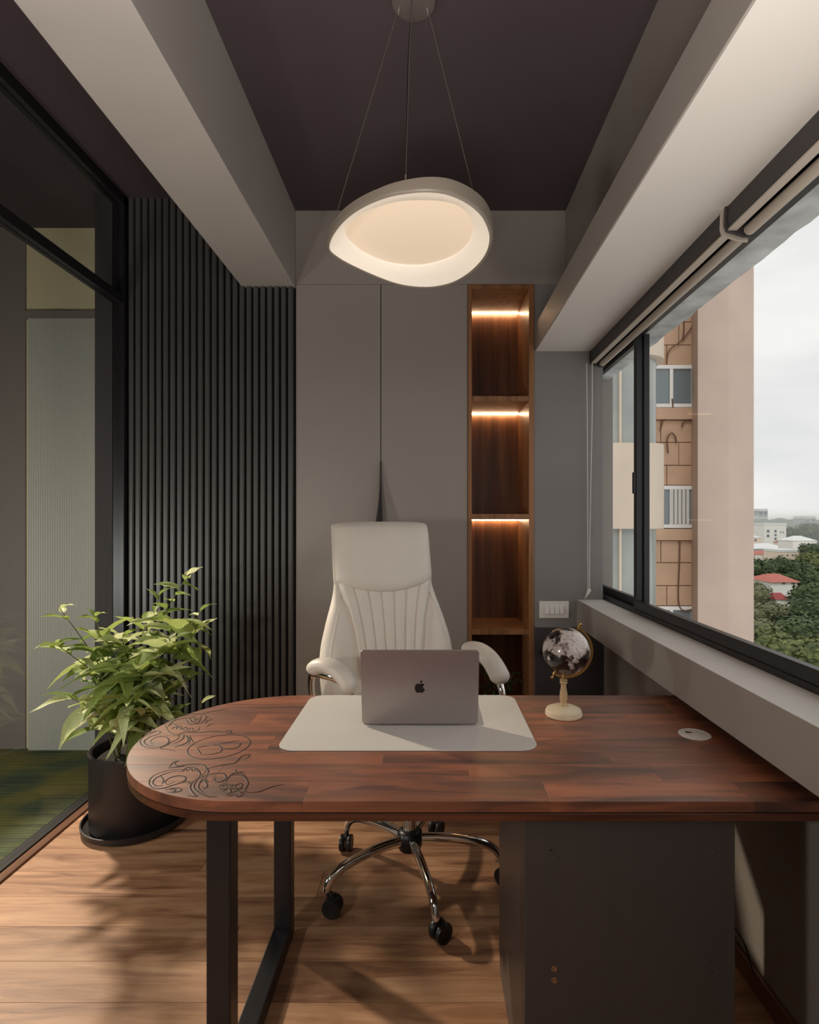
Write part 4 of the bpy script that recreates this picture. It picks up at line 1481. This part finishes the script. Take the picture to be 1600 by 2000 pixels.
# stems: (tip px, tip py, depth, lean, leaf count, leaf size)
stems = [(368, 1108, 2.60, 12, 0.075), (310, 1150, 2.62, 7, 0.07), (392, 1180, 2.62, 6, 0.085), (345, 1205, 2.48, 15, 0.125), (290, 1195, 2.56, 12, 0.10),
         (378, 1228, 2.50, 13, 0.135), (325, 1248, 2.42, 14, 0.13), (118, 1176, 2.34, 7, 0.07), (185, 1190, 2.54, 9, 0.085), (205, 1228, 2.46, 14, 0.115),
         (112, 1246, 2.31, 11, 0.10), (238, 1232, 2.50, 10, 0.10), (178, 1262, 2.44, 12, 0.115), (230, 1290, 2.38, 15, 0.13), (280, 1298, 2.36, 15, 0.13),
         (330, 1305, 2.46, 12, 0.13), (190, 1318, 2.44, 11, 0.115), (255, 1345, 2.34, 15, 0.13), (310, 1352, 2.42, 12, 0.12), (140, 1350, 2.36, 11, 0.12),
         (205, 1370, 2.42, 11, 0.12), (330, 1390, 2.52, 9, 0.11), (275, 1385, 2.40, 12, 0.12), (172, 1412, 2.46, 8, 0.105), (230, 1415, 2.40, 9, 0.11)]
rnd = random.Random(3)
soil_z = 0.312
for (px, py, dp, nlv, ls) in stems:
    tip = P(px, py + 14, dp)
    root = Vector((PX_ + rnd.uniform(-0.09, 0.09), PY_ + rnd.uniform(-0.09, 0.07), soil_z))
    mid = root.lerp(tip, 0.55) + Vector((-(tip.x - root.x) * 0.22, -(tip.y - root.y) * 0.15, 0.05))
    path = catmull([root, root.lerp(mid, 0.5) + Vector((0, 0, 0.02)), mid, tip], 7)
    kk = len(path)
    stm = obj('stem', MB().tube(path, [0.0042 * (1 - 0.65 * i / (kk - 1)) for i in range(kk)], 6), M['stem'], pl_, smooth=80)
    for q in range(nlv):
        t = 1 - 0.31 * (q / max(1, nlv - 1)) ** 1.2
        f = t * (kk - 1)
        i0 = min(int(f), kk - 2)
        p = path[i0].lerp(path[i0 + 1], f - i0)
        az = q * 2.399 + rnd.uniform(-0.5, 0.5)
        # a mild preference for growing towards the light and the room
        el = rnd.uniform(-0.35, 0.75) if q > 2 else rnd.uniform(0.2, 0.9)
        sz = ls * rnd.uniform(1.05, 1.7) * (0.75 if q < 2 else 1.0)
        p.x = max(p.x, XP + 0.07)
        if p.x + math.cos(az) * math.cos(el) * sz < XP + 0.03:
            az = math.pi - az
        put_leaf(pl_, p, az, el, sz, rnd.uniform(-0.5, 0.5), leaves)
# a lone leaf on a thin stem at the right
lone = P(394, 1372, 2.62)
stm = obj('stem', MB().tube(catmull([(PX_ + 0.12, PY_ + 0.05, soil_z), lone + Vector((-0.03, 0, -0.10)), lone], 6), 0.0025, 6), M['stem'], pl_, smooth=80)
put_leaf(pl_, lone, R(-10), R(35), 0.075, 0.6, leaves)

# small plant in the lowest bookcase niche
np_ = thing('niche_plant', 'small dark leafy plant standing in the lowest bookcase niche', 'plant', (0.40, 3.28, 0.06))
obj('pot', MB().lathe([(0.0, 0.0), (0.055, 0.0), (0.075, 0.13), (0.080, 0.14), (0.070, 0.145), (0.066, 0.125), (0.0, 0.125)], 32), M['pot'], np_, smooth=40, local=True)
rnd = random.Random(11)
for k in range(9):
    a = 2.399 * k
    tip = Vector((0.40 + 0.095 * math.cos(a), 3.27 + 0.09 * math.sin(a), 0.40 + rnd.uniform(0, 0.10)))
    path = catmull([(0.40, 3.28, 0.18), (0.40 + 0.03 * math.cos(a), 3.28 + 0.03 * math.sin(a), 0.33), tip], 5)
    stm = obj('stem', MB().tube(path, 0.0025, 5), M['stem'], np_, smooth=80)
    for q in range(5):
        p = path[-1 - q]
        put_leaf(np_, p, a + q * 2.2, rnd.uniform(-0.1, 0.6), rnd.uniform(0.045, 0.06), rnd.uniform(-0.4, 0.4), dleaves)

# ------------------------------------------------------------------ outside: neighbouring building
bd = thing('apartment_tower', 'pinkish beige apartment tower right outside the window', 'building', (6.2, 14.0, -24))
M['bwall'] = mat('pink_render', rgb(190, 169, 156), 0.85, noise_amt=0.07, noise_scale=0.9, bump=0.1, bump_scale=6)
M['bbeige'] = mat('beige_render', rgb(198, 182, 165), 0.85, noise_amt=0.05, noise_scale=1.4)
M['btile'] = mat('tan_cladding', rgb(200, 166, 138), 0.8, noise_amt=0.08, noise_scale=2.0)
M['bgap'] = mat('cladding_joint', rgb(150, 120, 100), 0.9)
M['upvc'] = mat('white_window_frame', rgb(236, 234, 230), 0.5)
M['bglass'] = mat('grey_window_glass', rgb(120, 130, 134), 0.1, spec=0.8)
M['bayglass'] = mat('pale_bay_glass', rgb(146, 150, 145), 0.1, spec=0.8, noise_amt=0.25, noise_scale=0.8)
M['curtain'] = mat('white_curtain', rgb(214, 212, 206), 0.9)
M['pipe'] = mat('brown_conduit', rgb(110, 78, 62), 0.7)
YF = 14.0
obj('core', MB().box(1.2, 7.6, YF + 0.05, 24, -24, 26), M['bgap'], bd)
col_pts = [(6.66, 14.6), (6.36, 13.32), (7.04, 13.22), (7.685, 13.32), (7.72, 15.0)]
obj('corner_column', MB().prism(col_pts, -24, 26), M['bwall'], bd)
# cladding panels between bay and column
storey = 2.99
win = []
for k in range(-2, 4):
    win.append((5.42, 6.60, 1.20 + k * storey, 2.25 + k * storey))
px0, px1 = 4.2, 6.66
for k in range(-2, 4):
    zb = 1.20 + k * storey
    bands = [(zb - 0.30, zb - 0.02, [(px0, px1)]), (zb, zb + 1.05, [(px0, 5.40), (6.62, px1)]),
             (zb + 1.07, zb + 1.55, [(px0, 5.0), (5.02, 5.9), (5.92, px1)]), (zb + 1.57, zb + 2.12, [(px0, 5.35), (5.37, 6.2), (6.22, px1)]),
             (zb + 2.14, zb + storey - 0.32, [(px0, 4.9), (4.92, 5.75), (5.77, px1)])]
    for z0, z1, xs in bands:
        for xa, xb in xs:
            proud = 0.10 if z1 - z0 < 0.29 else 0.0
            obj('cladding_panel', MB().box(xa, xb, YF - proud - rnd.uniform(0, 0.012), YF + 0.05, z0, z1), M['btile'], bd)
for x0, x1, z0, z1 in win:
    f = 0.09
    fr = obj('window_frame', MB().box(x0, x1, YF - 0.06, YF + 0.04, z0, z0 + f).box(x0, x1, YF - 0.06, YF + 0.04, z1 - f, z1)
             .box(x0, x0 + f, YF - 0.06, YF + 0.04, z0 + f, z1 - f).box(x1 - f, x1, YF - 0.06, YF + 0.04, z0 + f, z1 - f)
             .box((x0 + x1) / 2 - 0.04, (x0 + x1) / 2 + 0.04, YF - 0.05, YF + 0.04, z0 + f, z1 - f), M['upvc'], bd)
    obj('pane', MB().box(x0 + f, x1 - f, YF - 0.01, YF + 0.01, z0 + f, z1 - f), M['bglass'], fr)
    if z0 < 2 and z0 > 0:
        for i in range(5):
            obj('curtain', MB().tube([(6.02 + i * 0.1, YF - 0.03, z0 + f), (6.02 + i * 0.1, YF - 0.03, z1 - f)], 0.045, 8), M['curtain'], fr, smooth=80)
# conduits
for pts_ in ([(6.30, 13.93, 6.5), (6.28, 13.93, 5.9), (5.95, 13.93, 5.6), (5.88, 13.93, 5.25)], [(6.28, 13.93, 5.85), (6.45, 13.93, 6.1), (6.6, 13.93, 6.3)],
             [(6.02, 13.93, 4.4), (6.02, 13.93, 4.05), (5.80, 13.93, 3.85), (5.72, 13.93, 3.6)], [(5.92, 13.93, 3.05), (5.90, 13.93, 3.4), (6.0, 13.93, 3.55), (6.1, 13.93, 3.45), (6.12, 13.93, 3.3)],
             [(6.25, 13.93, 3.7), (6.35, 13.93, 3.85), (6.6, 13.93, 3.85)], [(6.22, 13.93, 1.2), (6.2, 13.93, 0.4), (6.2, 13.93, -0.75), (6.62, 13.93, -0.78)]):
    obj('conduit', MB().tube(catmull(pts_, 5), 0.016, 6), M['pipe'], bd, smooth=80)


def bay_outline(x1, y0, r):
    pts = [(1.0, y0)]
    for i in range(11):
        a = R(-90 + 90 * i / 10)
        pts.append((x1 - r + r * math.cos(a), y0 + r + r * math.sin(a)))
    pts += [(x1, 14.2), (1.0, 14.2)]
    return pts


for k in range(-2, 3):
    zb = 1.235 + k * 3.10
    obj('balcony_parapet', MB().prism(bay_outline(4.36, 10.0, 0.55), zb, zb + 1.53), M['bbeige'], bd, smooth=30)
    gz = obj('bay_glazing', MB().prism(bay_outline(4.24, 10.1, 0.5), zb + 1.53, zb + 3.10), M['bayglass'], bd, smooth=30)
    for xx in (2.6, 3.42, 3.92):
        obj('glazing_bar', MB().box(xx - 0.02, xx + 0.02, 10.05, 10.1, zb + 1.53, zb + 3.10), M['bbeige'], gz)
    obj('glazing_bar', MB().box(4.20, 4.27, 10.75, 10.82, zb + 1.53, zb + 3.10), M['upvc'], gz)

# ------------------------------------------------------------------ outside: town
GZ = -22.0
tw = MB()
tw.add([(-200, 40, GZ), (1600, 40, GZ), (1600, 1800, GZ), (-200, 1800, GZ)], [(0, 1, 2, 3)])
struct('ground', tw, mat('grassy_ground', rgb(92, 100, 66), 0.95, noise_amt=0.4, noise_scale=0.08), 'green ground far below the window')


def tree_mesh(seed, nq=1500, top=(1, 1, 1)):
    """unit crown (radius 1) of many small leaf clumps around a lumpy core, plus trunk"""
    r = random.Random(seed)
    mb = MB()
    lumps = [(Vector((r.uniform(-0.55, 0.55), r.uniform(-0.55, 0.55), r.uniform(-0.25, 0.45))), r.uniform(0.38, 0.58)) for _ in range(9)]
    for c, rad in lumps:
        pr = [(max(0.01, rad * 0.82 * math.sin(math.pi * i / 6)), -rad * 0.82 * math.cos(math.pi * i / 6)) for i in range(7)]
        mb.lathe(pr, 9, c)
    for q in range(nq):
        c, rad = r.choice(lumps)
        d = Vector((r.gauss(0, 1), r.gauss(0, 1), r.gauss(0.2, 1))).normalized()
        p = c + d * rad * r.uniform(0.80, 1.18)
        s = r.uniform(0.05, 0.12)
        u = d.orthogonal().normalized()
        u.rotate(Matrix.Rotation(r.uniform(0, 6.28), 3, d))
        v = d.cross(u)
        n_ = (d + Vector((r.uniform(-.6, .6), r.uniform(-.6, .6), r.uniform(-.3, .6)))).normalized()
        u = (u - n_ * u.dot(n_)).normalized()
        v = n_.cross(u)
        mb.add([p - u * s, p - v * s * 0.6, p + u * s, p + v * s * 0.6], [(0, 1, 2, 3)])
    return mb


def foliage_mat(name, a, b):
    m = mat(name, rgb(*a), 0.85)
    t = m.node_tree
    bs_ = t.nodes['Principled BSDF']
    tcn = t.nodes.new('ShaderNodeTexCoord')
    n = t.nodes.new('ShaderNodeTexNoise')
    n.inputs['Scale'].default_value = 5
    n.inputs['Detail'].default_value = 5
    t.links.new(tcn.outputs['Object'], n.inputs['Vector'])
    r = t.nodes.new('ShaderNodeValToRGB')
    r.color_ramp.elements[0].position = 0.35
    r.color_ramp.elements[0].color = rgb(*a)
    r.color_ramp.elements[1].position = 0.68
    r.color_ramp.elements[1].color = rgb(*b)
    t.links.new(n.outputs['Fac'], r.inputs['Fac'])
    t.links.new(r.outputs['Color'], bs_.inputs['Base Color'])
    return m


FOL = [foliage_mat('foliage_deep', (44, 58, 36), (92, 106, 66)), foliage_mat('foliage_mid', (62, 74, 42), (124, 130, 76)), foliage_mat('foliage_olive', (86, 88, 62), (130, 128, 96))]
crown_meshes = {}
for s_ in range(3):
    for f_ in range(3):
        me = tree_mesh(20 + s_).mesh('crown')
        me.materials.append(FOL[f_])
        crown_meshes[(s_, f_)] = me
M['bark'] = mat('bark', rgb(84, 70, 58), 0.9)
trunk_me = MB().lathe([(0.06, 0.0), (0.04, 0.5), (0.03, 1.0)], 8).mesh('trunk', 60)
trunk_me.materials.append(M['bark'])
# (px, py of crown centre, depth, radius m, seed, foliage, label)
trees = [
    (1585, 1300, 62, 4.2, 0, 1, 'bright green tree nearest below the window at the right edge'),
    (1520, 1290, 74, 4.8, 1, 1, 'yellowish green tree just above the window frame'),
    (1560, 1255, 84, 5.2, 2, 0, 'broad dark tree behind the yellowish green one'),
    (1597, 1215, 96, 5.8, 0, 0, 'dark tree at the right edge below the red roofs'),
    (1535, 1218, 104, 4.0, 1, 0, 'dark round tree right of the lower red roof'),
    (1500, 1205, 92, 3.2, 2, 2, 'thin olive tree next to the beige tower'),
    (1472, 1168, 118, 4.2, 0, 2, 'olive tree left of the small white house'),
    (1478, 1240, 84, 3.4, 1, 2, 'grey green tree low beside the beige tower'),
    (1594, 1176, 114, 5.4, 2, 0, 'large dark tree right of the small white house'),
    (1600, 1142, 150, 6.5, 1, 0, 'dark tree at the right edge below the town'),
    (1490, 1122, 170, 6.5, 1, 0, 'deep green tree below the salmon roof'),
    (1530, 1118, 185, 6.5, 0, 0, 'deep green tree above the larger red roof'),
    (1565, 1118, 200, 5.0, 2, 0, 'deep green tree in the middle of the tree belt'),
    (1594, 1102, 210, 6.0, 0, 1, 'tree at the foot of the grey office block'),
    (1566, 1098, 240, 4.0, 1, 1, 'small tree below the pink building'),
    (1590, 1082, 250, 6.0, 2, 0, 'tree in front of the grey office block'),
    (1478, 1045, 420, 9.0, 0, 0, 'tree standing left of the tall white block'),
    (1556, 1050, 430, 10.0, 1, 0, 'tree standing right of the tall white block'),
    (1580, 1042, 480, 11.0, 2, 0, 'tree behind the white town roofs'),
]
for px, py, dp, rad, s_, f_, lab in trees:
    c = P(px, py, dp)
    t_ = thing('garden_tree', lab, 'tree', (c.x, c.y, GZ), 0, 'trees below the window')
    hh = c.z - GZ
    cr = bpy.data.objects.new('crown', crown_meshes[(s_, f_)])
    COL.objects.link(cr)
    cr.parent = t_
    cr.location = (0, 0, hh)
    cr.rotation_euler = (0, 0, px * 0.37)
    cr.scale = (rad, rad, rad * 0.85)
    tk = bpy.data.objects.new('trunk', trunk_me)
    COL.objects.link(tk)
    tk.parent = t_
    tk.scale = (rad * 1.4, rad * 1.4, hh)

TW = {'white': mat('town_white', rgb(232, 228, 222), 0.85), 'cream': mat('town_cream', rgb(226, 206, 186), 0.85), 'grey': mat('town_grey', rgb(150, 156, 160), 0.8),
      'red': mat('terracotta_roof', rgb(178, 104, 90), 0.8), 'redd': mat('red_roof', rgb(156, 70, 70), 0.8), 'steel': mat('blue_grey_roof', rgb(150, 162, 168), 0.6),
      'dark': mat('town_window', rgb(84, 92, 98), 0.3), 'lightroof': mat('pale_roof', rgb(220, 220, 218), 0.7)}


def house(name, label, px0, px1, py0, py1, dp, depth, wall, roof=None, roof_py=None, wins=(), hip=0.35, over=0.3, base=None):
    """block standing on the ground whose front spans the pixel box at depth dp; optional hip roof up to roof_py; wins = pixel boxes"""
    a, b = P(px0, py0, dp), P(px1, py1, dp)
    t_ = thing(name, label, 'building', ((a.x + b.x) / 2, dp, GZ))
    z0 = GZ if base is None else base
    obj('wall', MB().box(a.x, b.x, dp, dp + depth, z0, a.z), TW[wall], t_)
    if roof:
        zt_ = P(0, roof_py, dp).z
        x0, x1, y0_, y1_ = a.x - over, b.x + over, dp - over, dp + depth + over
        ix, iy = (x1 - x0) * hip, (y1_ - y0_) * 0.5
        mb = MB().add([(x0, y0_, a.z), (x1, y0_, a.z), (x1, y1_, a.z), (x0, y1_, a.z), (x0 + ix, y0_ + iy, zt_), (x1 - ix, y0_ + iy, zt_)],
                      [(0, 1, 5, 4), (1, 2, 5), (2, 3, 4, 5), (3, 0, 4), (3, 2, 1, 0)])
        obj('roof', mb, TW[roof], t_)
    else:
        obj('parapet', MB().box(a.x - 0.15, b.x + 0.15, dp - 0.15, dp + depth, a.z, a.z + dp * 0.004), TW['lightroof'], t_)
    for wx0, wx1, wy0, wy1 in wins:
        p0, p1 = P(wx0, wy0, dp), P(wx1, wy1, dp)
        obj('window', MB().box(p0.x, p1.x, dp - 0.12, dp + 0.1, p1.z, p0.z), TW['dark'], t_)
    return t_


house('white_block', 'tall plain white block rising above the town roofs', 1493, 1536, 1026, 1062, 360, 14, 'white', None, None,
      [(1498, 1503, 1035, 1040), (1498, 1503, 1044, 1049), (1513, 1517, 1035, 1040), (1513, 1517, 1043, 1047), (1513, 1517, 1050, 1055), (1524, 1526, 1038, 1041), (1529, 1531, 1038, 1041)])
house('office_tower', 'pale hazy tower far behind the wooded ridge', 1483, 1500, 998, 1030, 1250, 20, 'grey', None, None,
      [(1484, 1490, 1000, 1016), (1493, 1498, 1000, 1016)])
house('grey_office', 'blue grey office block on the ridge at the right edge', 1570, 1594, 1012, 1040, 700, 20, 'grey', None, None,
      [(1586, 1593, 1014, 1019), (1586, 1593, 1022, 1027), (1572, 1582, 1016, 1020)])
house('low_house', 'low cream house left of the tall white block', 1470, 1488, 1050, 1066, 330, 14, 'cream', 'lightroof', 1045, [(1474, 1478, 1053, 1057)])
house('market_hall', 'long hall with pale and blue grey roof in the town', 1466, 1546, 1072, 1084, 300, 16, 'grey', 'lightroof', 1062, [])
house('salmon_hall', 'low building with salmon red roof at the tower edge', 1470, 1524, 1083, 1096, 275, 10, 'white', 'red', 1076, [(1506, 1512, 1085, 1088)])
house('pink_building', 'pinkish building with two rows of small dark windows', 1522, 1562, 1078, 1105, 260, 12, 'cream', None, None,
      [(1527, 1529, 1083, 1086), (1537, 1540, 1083, 1086), (1547, 1550, 1083, 1086), (1553, 1556, 1083, 1086), (1531, 1534, 1093, 1096), (1537, 1540, 1093, 1096), (1547, 1550, 1093, 1096)])
house('white_complex', 'broad white building with dark balconies at the right edge', 1549, 1596, 1056, 1092, 280, 12, 'white', 'lightroof', 1047,
      [(1576, 1594, 1063, 1070), (1562, 1567, 1075, 1088), (1572, 1590, 1076, 1092), (1564, 1569, 1061, 1063)])
house('red_gabled', 'small house with dark red roof beside the white complex', 1532, 1545, 1060, 1072, 310, 10, 'cream', 'redd', 1055, [])
house('corner_house', 'white house cut off by the right edge of the window', 1596, 1630, 1078, 1100, 265, 12, 'white', 'lightroof', 1070, [(1600, 1606, 1083, 1090)])
house('garden_house', 'white house under a terracotta hip roof among the trees', 1508, 1558, 1137, 1165, 128, 9, 'white', 'red', 1124, [(1528, 1534, 1138, 1141), (1546, 1552, 1138, 1141)], 0.3, 0.6)
house('red_cottage', 'little house with dark red roof in front of the white house', 1516, 1540, 1171, 1182, 116, 4, 'white', 'redd', 1160, [], 0.2, 0.3)
house('shed', 'low shed with grey and red roof deep between the trees', 1508, 1540, 1246, 1262, 88, 5, 'grey', 'redd', 1236, [], 0.25, 0.5)
house('carport', 'low white roofed carport at the foot of the tower', 1466, 1500, 1254, 1266, 82, 6, 'grey', 'lightroof', 1244, [], 0.2, 0.6)

# wooded ridge on the horizon
rg = MB()
nn = 260
rv0, rv1 = [], []
for i in range(nn + 1):
    x = 440 + 300 * i / nn
    h = 4.0 + 5.0 * noise.noise((x * 0.012, 1, 0)) + 2.2 * noise.noise((x * 0.07, 5, 0)) + 1.2 * noise.noise((x * 0.3, 9, 0))
    rv0.append(Vector((x, 900, GZ)))
    rv1.append(Vector((x, 905 + 4 * noise.noise((x * 0.2, 2, 2)), 0.5 + h)))
rv2 = [Vector((p.x, 990, GZ)) for p in rv1]
rg.v = rv0 + rv1 + rv2
for i in range(nn):
    rg.f.append((i, i + 1, nn + 2 + i, nn + 1 + i))
    rg.f.append((nn + 1 + i, nn + 2 + i, 2 * nn + 3 + i, 2 * nn + 2 + i))
tag(obj('wooded_ridge', rg, FOL[0], smooth=60), 'hazy wooded ridge along the horizon', 'hill', kind='structure')

# thin haze lying over the town (starts well beyond the near trees)
hz = MB().box(120, 1500, 230, 1700, GZ - 1, 9)
hm = bpy.data.materials.new('haze')
hm.use_nodes = True
tn = hm.node_tree
for q in list(tn.nodes):
    if q.type != 'OUTPUT_MATERIAL':
        tn.nodes.remove(q)
vo = [q for q in tn.nodes if q.type == 'OUTPUT_MATERIAL'][0]
vsn = tn.nodes.new('ShaderNodeVolumeScatter')
vsn.inputs['Color'].default_value = (0.93, 0.95, 0.97, 1)
vsn.inputs['Density'].default_value = 0.0011
vsn.inputs['Anisotropy'].default_value = 0.2
tn.links.new(vsn.outputs[0], vo.inputs['Volume'])
tag(obj('haze', hz, hm), 'thin grey haze over the distant town', 'haze', kind='stuff')
